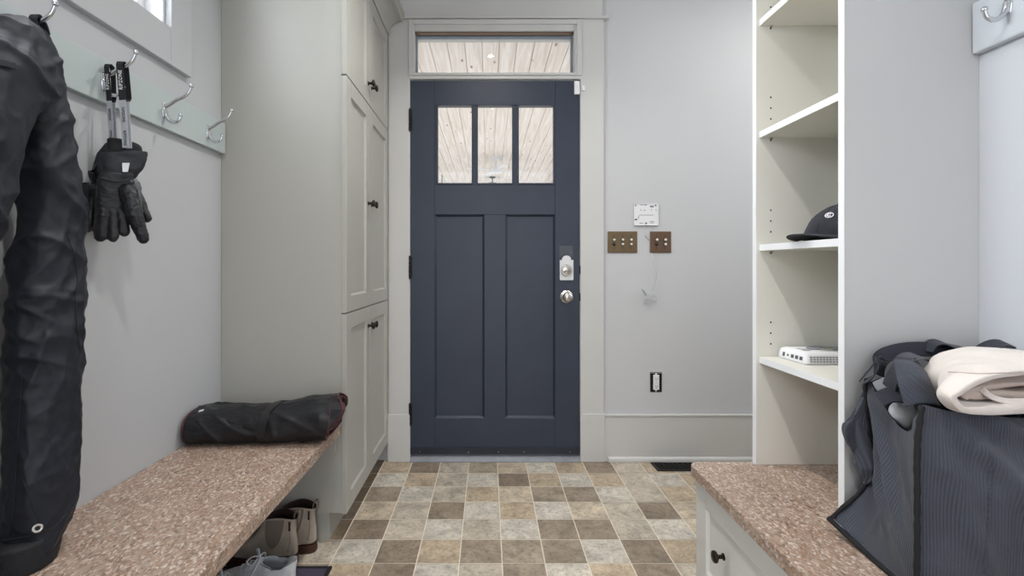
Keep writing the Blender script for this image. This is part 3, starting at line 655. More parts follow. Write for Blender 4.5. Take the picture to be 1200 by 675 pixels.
# ------------------------------------------------------------------ snow trousers on the first hook
def zof(py, y): return H - (py - CY) * y / F
def leg_rings(tab, xw, n=72, step=4, k=1.0):
    """tab: (py, px_left, px_right, half thickness in x, centre x)"""
    rings = []; py = tab[0][0]
    while py <= tab[-1][0] + .01:
        l, r, b, xc = interp(tab, py)
        ya = xc*F/(l-CX); yb = xc*F/(r-CX); yc, a = (ya+yb)/2, abs(yb-ya)/2; e = .8
        cs_ = [(math.copysign(abs(math.cos(2*PI*j/n))**e, math.cos(2*PI*j/n)), math.copysign(abs(math.sin(2*PI*j/n))**e, math.sin(2*PI*j/n))) for j in range(n)]
        for it in range(6):                 # the outline as seen, not the centre line, meets l and r
            pp_ = [CX + (xc + b*s)*F/(yc + a*c) for c, s in cs_]; k0, k1 = min(pp_), max(pp_)
            g = yc*yc/(abs(xc)*F); yc += ((l-k0) + (r-k1))/2*g*.9; a = max(.012, a + ((r-k1) - (l-k0))/2*g*.9)
        z = zof(py, yc); ring = [V((xc + b*s, yc + a*c, z)) for c, s in cs_]
        rings.append(ring); py += step
    return rings
legA = [(30,36,58,.012,-.95),(40,30,66,.018,-.948),(52,26,71,.022,-.945),(66,18,77,.028,-.94),(90,8,80.5,.036,-.935),(130,8,85,.044,-.93),(170,14,92,.046,-.93),(200,17,95,.046,-.93),(236,21,96,.046,-.93),(278,18,97,.046,-.93),
        (330,11,97.5,.048,-.93),(395,7,97,.05,-.928),(470,4,97,.052,-.925),(540,1,96,.054,-.922),(585,-2,92.5,.055,-.92),(606,-3,87,.055,-.92),(626,-3,78,.053,-.92),(646,-3,66,.050,-.92)]
legB = [(24,2,46,.014,-.93),(34,-18,55,.03,-.925),(50,-34,66,.045,-.915),(72,-60,71,.055,-.905),(90,-80,72,.058,-.90),(105,-90,60,.058,-.90),(125,-100,44,.058,-.90),(145,-106,36,.06,-.90),(170,-112,28,.06,-.90),
        (205,-122,22,.06,-.90),(235,-135,17,.06,-.90),(267,-150,1,.06,-.90),(330,-172,-26,.06,-.905),(450,-190,-44,.06,-.91),(600,-200,-54,.06,-.915),(700,-205,-62,.06,-.915),(756,-203,-75,.055,-.915)]
def pants_fold(p, n):
    low = max(0, min(1, (1.25 - p.z)/.5))
    w = V((noise.noise(p*6), noise.noise(p*6 + V((9,0,0))), noise.noise(p*6 + V((0,9,0)))))*.05
    up = 1 - low
    d = .007*fbm(p, (9, 9, 4), 2)
    q = V((p.x, p.y*.8 + p.z*.75, p.z*.65 - p.y*.5)) + w
    d += (.0035 + .0095*up)*(ridge(q, (5, 10, 4), 5) - .2)
    q3 = V((p.x*.5, p.z*.85 - p.y*.7, p.y*.6 + p.z*.3)) + w
    d += (.002 + .0055*up)*(ridge(q3 + V((3,1,2)), (6, 13, 5), 6) - .15)
    q2 = V((p.x, p.y - p.z*.22, p.z)) + w
    d += .0055*(ridge(q2, (9, 15, 3.2), 5) - .2) + .0014*fbm(p, (60, 60, 45), 2) + .003*(ridge(V((p.x, p.y*.7-p.z*.6, p.z*.5+p.y)) + w, (14, 30, 9), 6)-.15)
    knee = math.exp(-((p.z-.93)/.10)**2); d += .006*knee*(ridge(V((p.x, p.y*.8+p.z, p.z))+w, (10, 18, 12), 5)-.15)
    return p + n*d
tr = root('snow_trousers', (-.94, 1.03, .46), 'dark charcoal snow trousers hanging from the first chrome hook onto the left bench', 'trousers')
mb = MB(); mb.loft(leg_rings(legA, 0)); mb.loft(leg_rings(legB, 0))
hk = V((XL+.055, 1.042, 1.588))
o = mb.build('shell', M['pants'], tr); remesh(o, .0045, 5, .5); bake(o, pants_fold)
md = o.modifiers.new('s', 'SMOOTH'); md.iterations = 2; md.factor = .4
md = o.modifiers.new('sub', 'SUBSURF'); md.levels = md.render_levels = 1
# inner elastic cuffs, hem seam, eyelet, seams
def cuff(tab, name, zt, zb):
    rr_ = []
    l, r, b, xc = interp(tab, tab[-1][0]); ya = xc*F/(l-CX); yb = xc*F/(r-CX); yc, a = (ya+yb)/2, abs(yb-ya)/2
    for k in range(9):
        z = zt + (zb-zt)*k/8; ring = []
        f = .97 - .10*(k/8)**2 + .012*(k % 2)
        for j in range(60):
            t = 2*PI*j/60; w = 1 + .018*math.sin(t*19 + k)
            ring.append(V((xc + b*.95*f*w*math.sin(t), yc + a*f*w*math.cos(t) - .006*k/8, z)))
        rr_.append(ring)
    return MB().loft(rr_).build(name, M['pants2'], tr, smooth=True)
l, r, b, xc = interp(legA, 646); zA = zof(646, xc*F/((l+r)/2-CX))
cuff(legA, 'inner_cuff', zA+.03, .4585)
l, r, b, xc = interp(legB, 756); zB = zof(756, xc*F/((l+r)/2-CX))
cuff(legB, 'inner_cuff', zB+.02, .4585)
def on_leg(tab, py, px_, lift=.001):             # a point on the near (camera-side) face of a leg
    l, r, b, xc = interp(tab, py); f = (px_ - l)/(r - l); f = max(.02, min(.98, f))
    ya = xc*F/(l-CX); yb = xc*F/(r-CX); c = 2*f - 1; s = math.sqrt(max(0, 1-c*c))
    yc, a = (ya+yb)/2, (yb-ya)/2
    return V((xc + (b+lift)*s, yc + a*c, zof(py, yc)))
dgp = bpy.context.evaluated_depsgraph_get(); dgp.update()
from mathutils.bvhtree import BVHTree
def bvh_of(o):
    dg = bpy.context.evaluated_depsgraph_get(); dg.update(); e = o.evaluated_get(dg); me = e.to_mesh(); o0 = ORG[o.name]
    b = BVHTree.FromPolygons([v.co + o0 for v in me.vertices], [tuple(p.vertices) for p in me.polygons]); e.to_mesh_clear(); return b
CAMP = V((0, 0, H))
def hit(b, px_, py, lift=.0):                   # where the line of sight meets a surface
    d = (P(px_, py, 1) - CAMP).normalized(); r_ = b.ray_cast(CAMP, d)
    if r_[0] is None: return None, None
    return r_[0] + r_[1]*lift, r_[1]
pb = bvh_of(o)
def seam(pts, r_, m, parent, b, name='seam', lift=.0004, n=10):
    out = []
    q = cr([V((a, c, 0)) for a, c in pts], n)
    for p in q:
        h_, _ = hit(b, p.x, p.y, lift)
        if h_ is not None and (not out or (h_ - out[-1]).length < .12): out.append(h_)
    return MB().tube(out, r_, 6).build(name, m, parent, smooth=True) if len(out) > 2 else None
seam([(26, 430), (24, 470), (20, 530), (16, 590), (10, 632)], .0013, M['pants2'], tr, pb)
seam([(27, 562), (34, 582), (44, 606), (52, 622)], .0013, M['pants2'], tr, pb)
seam([(80, 278), (87, 300), (91, 330), (88, 345), (90, 380), (93, 410)], .0013, M['pants2'], tr, pb)
seam([(4, 634), (30, 629), (52, 623), (66, 615), (84, 596)], .0016, M['pants2'], tr, pb)
h_, n_ = hit(pb, 44, 619)
if h_ is not None:
    MB().lathe(h_, n_, [(-.001, .009), (.0015, .009), (.0025, .0065), (.0012, .004), (-.001, .0038)], 20).build('eyelet', M['nickel'], tr, smooth=True)
# hanging loop over the hook and the waist tab
MB().ribbon(cr([(-.951, 1.038, 1.553), (-.952, 1.031, 1.572), (-.954, 1.042, 1.5855), (-.951, 1.054, 1.572), (-.947, 1.058, 1.55)], 8), (1, 0, 0), .016, .003).build('hang_loop', M['strap_k'], tr)
h_, n_ = hit(pb, 76, 86)
if h_ is not None:
    MB().ribbon([h_ + V((0, .006, .018)), h_ + n_*.004 + V((0, .008, 0)), h_ + V((0, .006, -.02))], (.3, 1, 0), .02, .004).build('waist_tab', M['pants2'], tr, bevel=.001)
h_, n_ = hit(pb, 8, 76)
if h_ is not None:
    u = V((-n_.y, n_.x, 0)).normalized()
    MB().ribbon([h_ + n_*.003 + u*-.05, h_ + n_*.0045, h_ + n_*.003 + u*.012], (0, .1, 1), .012, .003).build('pocket_flap', M['pants'], tr, bevel=.001)

# ------------------------------------------------------------------ gloves on the second hook
GOFF = 0
def gp(px_, py, d=0): return P(px_, py, 1.262 + (px_-135)*.0011 + d + GOFF)
GW = V((.25, -1, 0)).normalized()
def cap_px(mb, a, b, ra, rb, d0=0, d1=None, flat=.85):
    s = 1.26/F; A, B = gp(a[0], a[1], d0), gp(b[0], b[1], d0 if d1 is None else d1)
    mb.capsule(A, B, ra*s, rb*s, n=14, flat=flat, fdir=GW)
def leather_fold(s): return lambda p, n: p + n*(.0011*(ridge(p, (45, 45, 90), 4)-.25) + .0010*fbm(p, (40, 40, 40), 2)) * s
def flat_loft(levels, d0, thick):               # levels: (py, px_left, px_right)
    rr_ = []
    for py, l, r in levels:
        c = gp((l+r)/2, py, d0); e = (gp(r, py, d0) - gp(l, py, d0))/2
        rr_.append([c + e*math.copysign(abs(math.cos(t))**.8, math.cos(t)) + GW*thick*math.sin(t) for t in [2*PI*k/36 for k in range(36)]])
    return rr_
def strap_mesh(px0, py0, px1, py1, w, rt, name, txt, dep):
    top = P(px0, py0, 1.272); bot = P(px1, py1, 1.258+dep); t_ = V((0, .016, -.002))
    m_ = top.lerp(bot, .46); wd_ = V((1, .12, 0))
    k = MB().ribbon([top + V((0, .008, .004)), top + V((0, .001, .001)), top + V((0, -.002, -.006)), m_], wd_, w, .0016)
    k.ribbon([top + V((0, .008, .004)), top + V((0, .016, .0005)), top + V((0, .0205, -.01)), V((top.x*.6+m_.x*.4, 1.2935, 1.494)), m_ + V((0, .012, 0))], wd_, w, .0016)
    s_ = k.build(name, M['strap_k'], rt)
    k2 = MB().ribbon([m_ + V((0, -.0004, .002)), m_.lerp(bot, .5), bot], wd_, w, .0016); k2.ribbon([m_ + V((0, .012, .002)), bot + V((0, .010, 0))], wd_, w, .0016)
    g_ = k2.build('grey_strap', M['strap_g'], rt); tag(g_, label='pale grey lower half of the glove strap')
    dn = (bot - top).normalized()
    fn = V((wd_.y, -wd_.x, 0)).normalized()
    text_mesh('strap_lettering', 'RIPZONE', w*.78, M['logo_w'], s_, top.lerp(m_, .47) + fn*.0018 + V((0,-.0008,0)), dn*-1, V((-1, -.12, 0))*-1 if False else V((1,.12,0))*-1, spacing=1.1)
    text_mesh('strap_lettering', 'RIPZONE', w*.62, M['mark'], g_, m_.lerp(bot, .30) + fn*.0016, dn, V((1, .12, 0)), spacing=1.05)
    text_mesh('strap_lettering', 'RIPZONE', w*.62, M['mark'], g_, m_.lerp(bot, .80) + fn*.0016, dn, V((1, .12, 0)), spacing=1.05)
gb = root('glove', gp(128, 285, .022), 'black ski glove hanging behind its pair on the second hook', 'glove', None)
k = MB(); k.loft(flat_loft([(200,110,150),(212,108,152),(235,106,160),(252,106,165)], .026, .013))
cap_px(k, (112,224), (101.5,266), 8.5, 7, .016, .004); cap_px(k, (158,226), (172.5,256), 7.5, 5.2, .020, .008); cap_px(k, (113,245), (112,266), 7, 6.5, .022); cap_px(k, (126,248), (126,268), 7, 6, .026); cap_px(k, (140,248), (142,266), 7, 6, .026)
o = k.build('hand', M['glove_l'], gb); remesh(o, .0028, 4, .5); bake(o, leather_fold(1.0))
MB().loft(flat_loft([(168,124,150),(180,114,152),(196,109,152),(208,110,150)], .030, .012), True, True).build('cuff', M['glove'], gb, smooth='auto')
MB().ribbon(cr([gp(113,196,.01), gp(109,200,.004), gp(108.5,206,.006), gp(112,211,.014)], 5), (0.3, .2, 1), .018, .004).build('wrist_strap', M['glove'], gb)
MB().ribbon(cr([gp(100,214,.004), gp(99,226,.0), gp(98,238,.004)], 4), (1, .3, 0), .014, .003).build('velcro_tab', M['strap_k'], gb)
strap_mesh(125.5, 75.8, 131, 170, .0118, gb, 'strap', 'RIPZONE', .02)

GOFF = -.017
ga = root('glove', gp(138, 286), 'black ski glove with white cuff label in front of its pair on the second hook', 'glove', None)
k = MB(); k.loft(flat_loft([(203,118,158),(210,115,158),(226,113,160),(242,111,158),(254,112,152)], 0, .0165))
cap_px(k, (120,248), (117.5,277), 7.2, 6.4, -.002, -.006); cap_px(k, (132,250), (132.5,277.5), 6.8, 6.2, -.004, -.012); cap_px(k, (144,250), (146,272), 6.4, 5.4, -.002, -.004)
o = k.build('hand', M['glove_l'], ga); remesh(o, .0026, 3, .5); bake(o, leather_fold(1.2))
k = MB(); cap_px(k, (150,224), (157,250), 9.5, 9, -.012, -.020); cap_px(k, (157,250), (168,280), 9, 6, -.020, -.016); o = k.build('thumb', M['glove_l'], ga); remesh(o, .0026, 3, .5); bake(o, leather_fold(1.3))
k = MB(); cap_px(k, (156,216), (160,248), 7.5, 6.5, .002, -.004, .9); o = tag(k.build('leather_panel', M['glove_g'], ga), label='grey leather patch beside the thumb'); remesh(o, .0026, 3, .5); bake(o, leather_fold(1.8))
lv = [(178,119,172),(181,118.5,173),(188,119,172.5),(196,119,169.5),(204,119,162),(211,118,157)]
rr_ = flat_loft(lv, .004, .021); inn = flat_loft([(178.5,122,169),(184,123,168),(192,124,165)], .004, .017)
k = MB(); k.loft(rr_, False, True); k.loft([rr_[0], inn[0]], False, False); k.loft(inn, False, True)
o = k.build('cuff', M['glove'], ga); md = o.modifiers.new('sub', 'SUBSURF'); md.levels = md.render_levels = 2; bake(o, lambda p, n: p + n*(.0035*fbm(p, (22, 22, 30), 2) + .0012*(ridge(p, (40, 40, 60), 3)-.3)))
k = MB(); k.loft(flat_loft([(162.5,128,140),(165,126,150),(170,125,166),(176,126,169),(186,128,167)], .006, .013)); o = k.build('inner_cuff', M['pants2'], ga); md = o.modifiers.new('sub', 'SUBSURF'); md.levels = md.render_levels = 2; bake(o, lambda p, n: p + n*.004*fbm(p, (30, 30, 40), 2))
MB().tube(cr([gp(119,209,-.018), gp(130,212,-.022), gp(145,212,-.022), gp(157,208,-.017)], 5), .0022, 8).build('wrist_seam', M['glove'], ga, smooth=True)
q = [gp(143.5,191,-.0185), gp(152,191,-.018), gp(150,201.5,-.0185), gp(144,201.5,-.0195)]
MB().loft([q, [p + GW*.0016 for p in q]]).build('cuff_label', M['label_w'], ga)
q = [gp(147.5,193,-.0206), gp(149,193,-.0204), gp(148,199,-.0208), gp(146.8,199,-.0208)]
MB().tube(cr([gp(152,207,-.022), gp(155,210,-.026), gp(157,214,-.024), gp(154,216,-.022)], 5), .0011, 6).build('toggle_cord', M['black'], ga, smooth=True)
strap_mesh(140.5, 72.7, 147.5, 173, .0155, ga, 'strap', 'RIPZONE', -.012)
# ------------------------------------------------------------------ folded black cooler bag on the left bench
fb = root('folded_bag', (-.77, 1.71, .4572), 'black insulated bag folded flat with dark red piping on the left granite bench', 'bag')
def fold_section(s, n=150, turns=2.35):
    """one spiral section of the folded bag; s = 0 at the left end, 1 at the right"""
    hgt = .108 + .040*max(0, s-.35)/.65 + .004*math.sin(s*9); dep = .200 - .02*s
    cy, pts = 1.712 + .012*s, []
    for k in range(n):
        t = k/(n-1)*turns; ang = -PI/2 - 2*PI*t - .6; sh = .155*t
        a, b = dep/2*(1-sh), hgt/2*(1-sh*1.15)
        c, si = math.cos(ang), math.sin(ang)
        e = .72
        pts.append((cy + a*math.copysign(abs(c)**e, c), .4585 + hgt/2 + .004*t + b*math.copysign(abs(si)**e, si)))
    return pts
NS = 46; secs = []
for i in range(NS):
    s = i/(NS-1); sec = fold_section(s); ring = []
    for (y, z) in sec:
        xl = -1.001 + .10*max(0, (y-1.66))*0; xr = -.548 + .33*max(0, z-.47)*1.0 + .03*max(0, min(1, (1.76-y)/.1))*max(0, min(1,(z-.50)/.06)) - .035*max(0, min(1,(z-.575)/.035))
        x = xl + (xr-xl)*s
        ring.append(V((x, y, z)))
    secs.append(ring)
mb = MB(); mb.loft(secs, False, False, closed=False)
o = mb.build('body', M['cooler'], fb)
me = o.data; me.materials.append(M['cooler_in'])
md = o.modifiers.new('sol', 'SOLIDIFY'); md.thickness = .005; md.offset = 0
md = o.modifiers.new('sub', 'SUBSURF'); md.levels = md.render_levels = 1
def cool_fold(p, n):
    d = .005*fbm(p, (8, 14, 14), 2) + .007*(ridge(V((p.x+p.z*.8, p.y, p.z)), (9, 10, 7), 4)-.25) + .003*(ridge(V((p.x*.4-p.z*.5, p.y, p.z)), (22, 16, 20), 4)-.25) + .001*fbm(p, (50, 50, 50), 2)
    e = max(0, 1-abs(p.x+.752)/.05); d -= .006*e*e
    q = p + n*d*max(0, min(1, (p.z-.459)/.02)); return q
bake(o, cool_fold)
def edge_pts(i, lift=0): return [secs[i][k] + V((lift, 0, 0)) for k in range(0, 150, 2)]
for i, lf in ((NS-1, .001), (0, -.001)):
    MB().tube([cool_fold(p, V((0,0,0))) for p in edge_pts(i, lf)], .0034, 6).build('red_piping' if i else 'dark_red_piping', M['red'], fb, smooth=True)
# closing strap around the bundle
xs = -.752; k = MB(); ps = []
sec = fold_section((xs+1.001)/.456, 80, .98)
cyz = V((0, sum(p[0] for p in sec)/80, sum(p[1] for p in sec)/80))
for (y, z) in sec:
    v_ = V((xs + (z-.46)*.10, y, z)); d = V((0, y, z)) - cyz; v_ += d.normalized()*.0028; v_.z = max(v_.z, .4592); ps.append(v_)
MB().ribbon(ps, (1, 0, 0), .026, .003).build('closing_strap', M['cooler_in'], fb, bevel=.0008)
fbv = bvh_of(o)
h_, n_ = hit(fbv, 236, 482)
if h_ is not None:
    u = V((1, 0, .3)).normalized(); w_ = n_.cross(u).normalized(); k = MB()
    q = [h_ + n_*.002 - u*.009 - w_*.004, h_ + n_*.002 + u*.009 - w_*.006, h_ + n_*.002 + u*.009 + w_*.004, h_ + n_*.002 - u*.009 + w_*.006]
    k.loft([q, [p + n_*.0012 for p in q]]).build('care_tag', M['label_w'], fb)
for pts in ([(213, 500), (216, 480), (226, 474), (240, 468)], [(218, 524), (260, 524), (320, 521), (378, 514)], [(382, 515), (386, 490), (388, 462)]):
    seam(pts, .002, M['red'] if pts[0][0] != 218 else M['strap_k'], fb, fbv, name='edge_seam', lift=.0012)

# ------------------------------------------------------------------ tote bag on the right-hand top
tb = root('tote_bag', (.93, .99, .4575), 'large black canvas tote bag full of clothes on the right granite top', 'bag')
zb = .4585
cols = [  # each column bottom -> top; going round: far face, far-left edge, end face, near-left edge, near face, wall side
    [(1.085,1.06,zb),(1.09,1.065,.58),(1.088,1.065,.70),(1.075,1.06,.76),(1.06,1.05,.80)],
    [(.98,1.075,zb),(.985,1.08,.58),(.98,1.08,.70),(.97,1.075,.80),(.965,1.06,.838)],
    [(.885,1.080,zb),(.885,1.082,.57),(.87,1.080,.70),(.865,1.08,.79),(.87,1.07,.825)],
    [(.800,1.098,.470),(.828,1.085,.58),(.780,1.088,.690),(.800,1.082,.735),(.829,1.080,.800)],
    [(.762,1.105,.486),(.838,1.076,.595),(.834,1.074,.68),(.824,1.074,.760),(.822,1.072,.812)],     # far-left edge
    [(.779,1.045,.462),(.822,1.035,.56),(.826,1.03,.63),(.820,1.03,.71),(.816,1.03,.775)],
    [(.776,.985,zb),(.795,.975,.54),(.800,.972,.62),(.806,.97,.69),(.812,.972,.737)],
    [(.772,.935,zb),(.778,.93,.54),(.784,.925,.63),(.792,.925,.71),(.800,.925,.750)],
    [(.768,.885,zb),(.770,.886,.54),(.771,.887,.64),(.773,.888,.735),(.783,.890,.806)],           # near-left edge
    [(.82,.862,zb),(.822,.856,.54),(.825,.862,.64),(.835,.872,.73),(.845,.892,.790)],
    [(.90,.848,zb),(.905,.838,.55),(.91,.842,.65),(.915,.862,.73),(.92,.890,.782)],
    [(1.00,.842,zb),(1.005,.832,.55),(1.005,.836,.65),(1.005,.860,.73),(1.00,.890,.782)],
    [(1.085,.85,zb),(1.095,.845,.55),(1.095,.85,.65),(1.09,.872,.73),(1.075,.895,.782)],
    [(1.09,.96,zb),(1.10,.96,.56),(1.10,.96,.68),(1.095,.965,.73),(1.075,.975,.782)],
]
NSUB = 8
dense = []
for c in cols: dense.append(cr(c, 8))
nz = len(dense[0]); ringz = []
for i in range(nz):
    pts = [dense[j][i] for j in range(len(cols))]; n = len(pts); ring = []
    for j in range(n):
        a, b, c, d = pts[j-1], pts[j], pts[(j+1) % n], pts[(j+2) % n]
        if j in (4, 8): a = b + (b - c)*.3          # keep the bound edges crisp
        if (j+1) % n in (4, 8): d = c + (c - b)*.3
        for k in range(NSUB):
            t = k/NSUB
            ring.append(.5*((2*b) + (c-a)*t + (2*a-5*b+4*c-d)*t*t + (3*b-a-3*c+d)*t**3))
    ringz.append(ring)
mb = MB(); mb.loft(ringz, True, False)
o = mb.build('body', M['tote_uv'], tb)
uvl = o.data.uv_layers.new(name='weave'); nr = len(ringz[0]); per = [0]
for i in range(nr): per.append(per[-1] + ((ringz[4][(i+1) % nr] - ringz[4][i]).length))
for pl_ in o.data.polygons:
    vi = [o.data.loops[l].vertex_index % nr for l in pl_.loop_indices]; wrap = max(vi) - min(vi) > nr/2
    for l, q in zip(pl_.loop_indices, vi):
        uvl.data[l].uv = (per[nr if wrap and q == 0 else q], o.data.vertices[o.data.loops[l].vertex_index].co.z)
md = o.modifiers.new('sub', 'SUBSURF'); md.levels = md.render_levels = 1
def tote_fold(p, n):
    f = max(0, min(1, (p.z-.47)/.06))
    edge = min((V((p.x, p.y)) - V((.77, .887))).length, 1)
    q = V((p.x*.6 - p.z*.5 + p.y, p.y, p.z*.45 + p.x*.3))
    d = .011*fbm(p, (6, 6, 3.5), 2) + .022*(ridge(q + V((noise.noise(p*5),0,0))*.03, (5, 6, 4), 4)-.25) + .003*(ridge(V((p.x+p.z*.3, p.y, p.z)), (22, 22, 9), 3)-.3)
    def crease(u, v, a, b, w_, h_):         # a soft fold running from a to b across a panel
        ax, ay = a; bx, by = b; L2 = (bx-ax)**2 + (by-ay)**2
        t = max(0, min(1, ((u-ax)*(bx-ax) + (v-ay)*(by-ay))/L2)); dd = math.hypot(u-ax-t*(bx-ax), v-ay-t*(by-ay))
        s_ = ((u-ax)*(by-ay) - (v-ay)*(bx-ax))/math.sqrt(L2)
        return h_*math.exp(-(dd/w_)**2)*min(1, 3*t+.15)*min(1, 2.2*(1-t)+.1)*(1 - .8*math.tanh(s_/w_))
    if n.y < -.5:
        d = d*.6 + crease(p.x, p.z, (.80,.80), (.985,.56), .020, .019) + crease(p.x, p.z, (.79,.76), (.865,.47), .018, .015) + crease(p.x, p.z, (.84,.79), (1.09,.69), .018, .014) + crease(p.x, p.z, (.93,.66), (.96,.47), .015, .010)
    elif n.x < -.5:
        d = d*.6 + crease(p.y, p.z, (1.07,.79), (.915,.52), .016, .016) + crease(p.y, p.z, (1.06,.72), (.97,.50), .015, .013) + crease(p.y, p.z, (.96,.70), (.90,.60), .013, .009)
    return p + n*d*f*min(1, .25 + edge*8)
bake(o, tote_fold)
tbv_src = o
md = o.modifiers.new('sol', 'SOLIDIFY'); md.thickness = .0025; md.offset = -1
md = o.modifiers.new('sub', 'SUBSURF'); md.levels = md.render_levels = 1
tbv = bvh_of(o)
def col_tube(j, r_, name, off=(0,0,0)):
    ps = []
    for p in dense[j]:
        q, n, i, d = tbv.find_nearest(p); ps.append((q if d < .03 else p) + V(off))
    rr2 = [r_*(1 + .18*math.sin(i*2.3)) for i in range(len(ps))]
    return MB().tube(ps, rr2, 8).build(name, M['bind'], tb, smooth=True)
col_tube(4, .0046, 'edge_binding', (-.003, 0, 0)); col_tube(8, .0050, 'edge_binding', (-.003, -.003, 0))
ps = []
for i in range(4*NSUB, 12*NSUB): ps.append(ringz[0][i] + V((.001, .001, .0045)))
MB().tube(ps, .0055, 8).build('base_binding', M['bind'], tb, smooth=True)
# double stitched hems below the rim, a seam down the near face
for dz_ in (2, 4):
    ps = [];
    for i in range(8*NSUB+3, 12*NSUB):
        q, n, ii, d = tbv.find_nearest(ringz[nz-1-dz_][i]); ps.append(q + n*.0003)
    MB().tube(ps, .0006, 5).build('stitching', M['mark'], tb)
seam([(1163, 530), (1160, 570), (1157, 620), (1154, 672)], .0016, M['tote'], tb, tbv, lift=.0004)
# the stiff corner flap that stands up at the near-left corner
fl = [[(.782,.925,.79),(.800,.915,.80),(.820,.912,.80),(.838,.915,.795)],
      [(.777,.935,.83),(.800,.925,.84),(.818,.92,.835),(.835,.925,.815)],
      [(.783,.950,.860),(.806,.940,.862),(.820,.935,.855),(.837,.937,.838)],
      [(.787,.960,.873),(.812,.952,.872),(.825,.945,.866),(.840,.946,.850)]]
def patch(grid, n=6):
    rows = [cr(r_, n) for r_ in grid]; m_ = len(rows[0])
    colz = [cr([rows[i][j] for i in range(len(rows))], n) for j in range(m_)]
    return [[colz[j][i] for j in range(m_)] for i in range(len(colz[0]))]
def sheet(grid, name, m, parent, th=.003, n=6, fold=None, sub=1):
    g = patch(grid, n); k = MB(); k.loft(g, False, False, closed=False); o = k.build(name, m, parent)
    if fold: bake(o, fold)
    md = o.modifiers.new('sol', 'SOLIDIFY'); md.thickness = th; md.offset = 0
    md = o.modifiers.new('sub', 'SUBSURF'); md.levels = md.render_levels = sub
    o.data.polygons.foreach_set('use_smooth', [True]*len(o.data.polygons)); return o
soft = lambda a: (lambda p, n: p + n*a*(fbm(p, (16, 16, 16), 2) + 1.0*(ridge(p, (14, 14, 14), 3)-.3)))
fo = sheet(fl, 'corner_flap', M['tote'], tb, .003, 6, soft(.002))
fbv2 = bvh_of(fo)
for a in ([(1063,433), (1078,443), (1092,455), (1100,466)], [(1064,440), (1076,449), (1088,459)]): seam(a, .0006, M['mark'], tb, fbv2, name='stitching')
# straps
def strap(pts, wd_, w=.032, name='strap'):
    o = MB().ribbon(cr(pts, 8), wd_, w, .0028).build(name, M['tstrap'], tb, bevel=.0008); return o
def Q(px_, py, y): return P(px_, py, y)
strap([Q(1041,462,1.02), Q(1044,448,1.0), Q(1052,432,.985), Q(1062,421,.99), Q(1074,417,1.035), Q(1086,422,1.06)], (.15, 1, .1), .036)
strap([Q(1076,424,.985), Q(1070,431,.98), Q(1064,438,.975), Q(1058,446,.975)], (.2, .2, 1), .022)
strap([Q(1030,440,1.09), Q(1033,420,1.085), Q(1050,412,1.08), Q(1075,409,1.08), Q(1100,411,1.08), Q(1130,419,1.07), Q(1158,424,1.05)], (.0, .35, 1), .032)
strap([Q(1008,446,1.08), Q(1016,436,1.08), Q(1026,424,1.08), Q(1031,418,1.08)], (.6, .4, .3), .028)
strap([Q(1012,448,1.07), Q(1022,442,1.06), Q(1030,430,1.06), Q(1030,420,1.07)], (.6, .4, .3), .024)
strap([Q(1086,412,1.075), Q(1092,403,1.075), Q(1102,401,1.075), Q(1116,406,1.075), Q(1134,410,1.07), Q(1148,416,1.07)], (.2, 1, .2), .034)
strap([Q(1140,422,1.06), Q(1155,408,1.055), Q(1172,402,1.055), Q(1186,405,1.055), Q(1196,412,1.055)], (.1, 1, .3), .034)
strap([Q(1030,468,1.0), Q(1045,462,.99), Q(1062,464,.98), Q(1080,470,.97)], (.2, .5, 1), .03)
# dark things packed inside
def lump(name, label, cat, m, balls, fold_a, vox=.006, group=None):
    k = MB()
    for c, rx, ry, rz in balls: k.ball(c, rx, ry, rz, n=18)
    o = k.build(name, m); tag(o, label, cat, group); remesh(o, vox, 8, .5)
    bake(o, lambda p, n: p + n*(fold_a*(ridge(V((p.x+p.z, p.y-p.z*.5, p.z)), (16, 16, 16), 3)-.3) + fold_a*.6*fbm(p, (14, 14, 14), 2)))
    return o
lump('dark_garment', 'crumpled black garment filling the top of the black tote bag', 'clothing', M['strap_k'],
     [((.955,1.005,.705), .085, .05, .075), ((1.02,.985,.71), .04, .07, .065), ((.91,1.025,.735), .040, .03, .055), ((.90,.975,.69), .05, .05, .055)], .010)
lump('folded_shirt', 'pale grey cotton garment peeping out of the open end of the black tote bag', 'clothing', M['cloth'],
     [(Q(1063,488,1.0), .019, .015, .030), (Q(1052,484,1.008), .015, .013, .024)], .004, .0035)
g = [[Q(1022,448,1.045), Q(1036,442,1.04), Q(1048,438,1.03)], [Q(1026,456,1.03), Q(1040,450,1.02), Q(1052,446,1.01)], [Q(1032,462,1.02), Q(1044,457,1.01), Q(1056,453,1.0)]]
sheet(g, 'grey_tab', M['strap_g'] if False else mat('mid_grey_webbing', '#6b6e74', .8), tb, .002, 5)

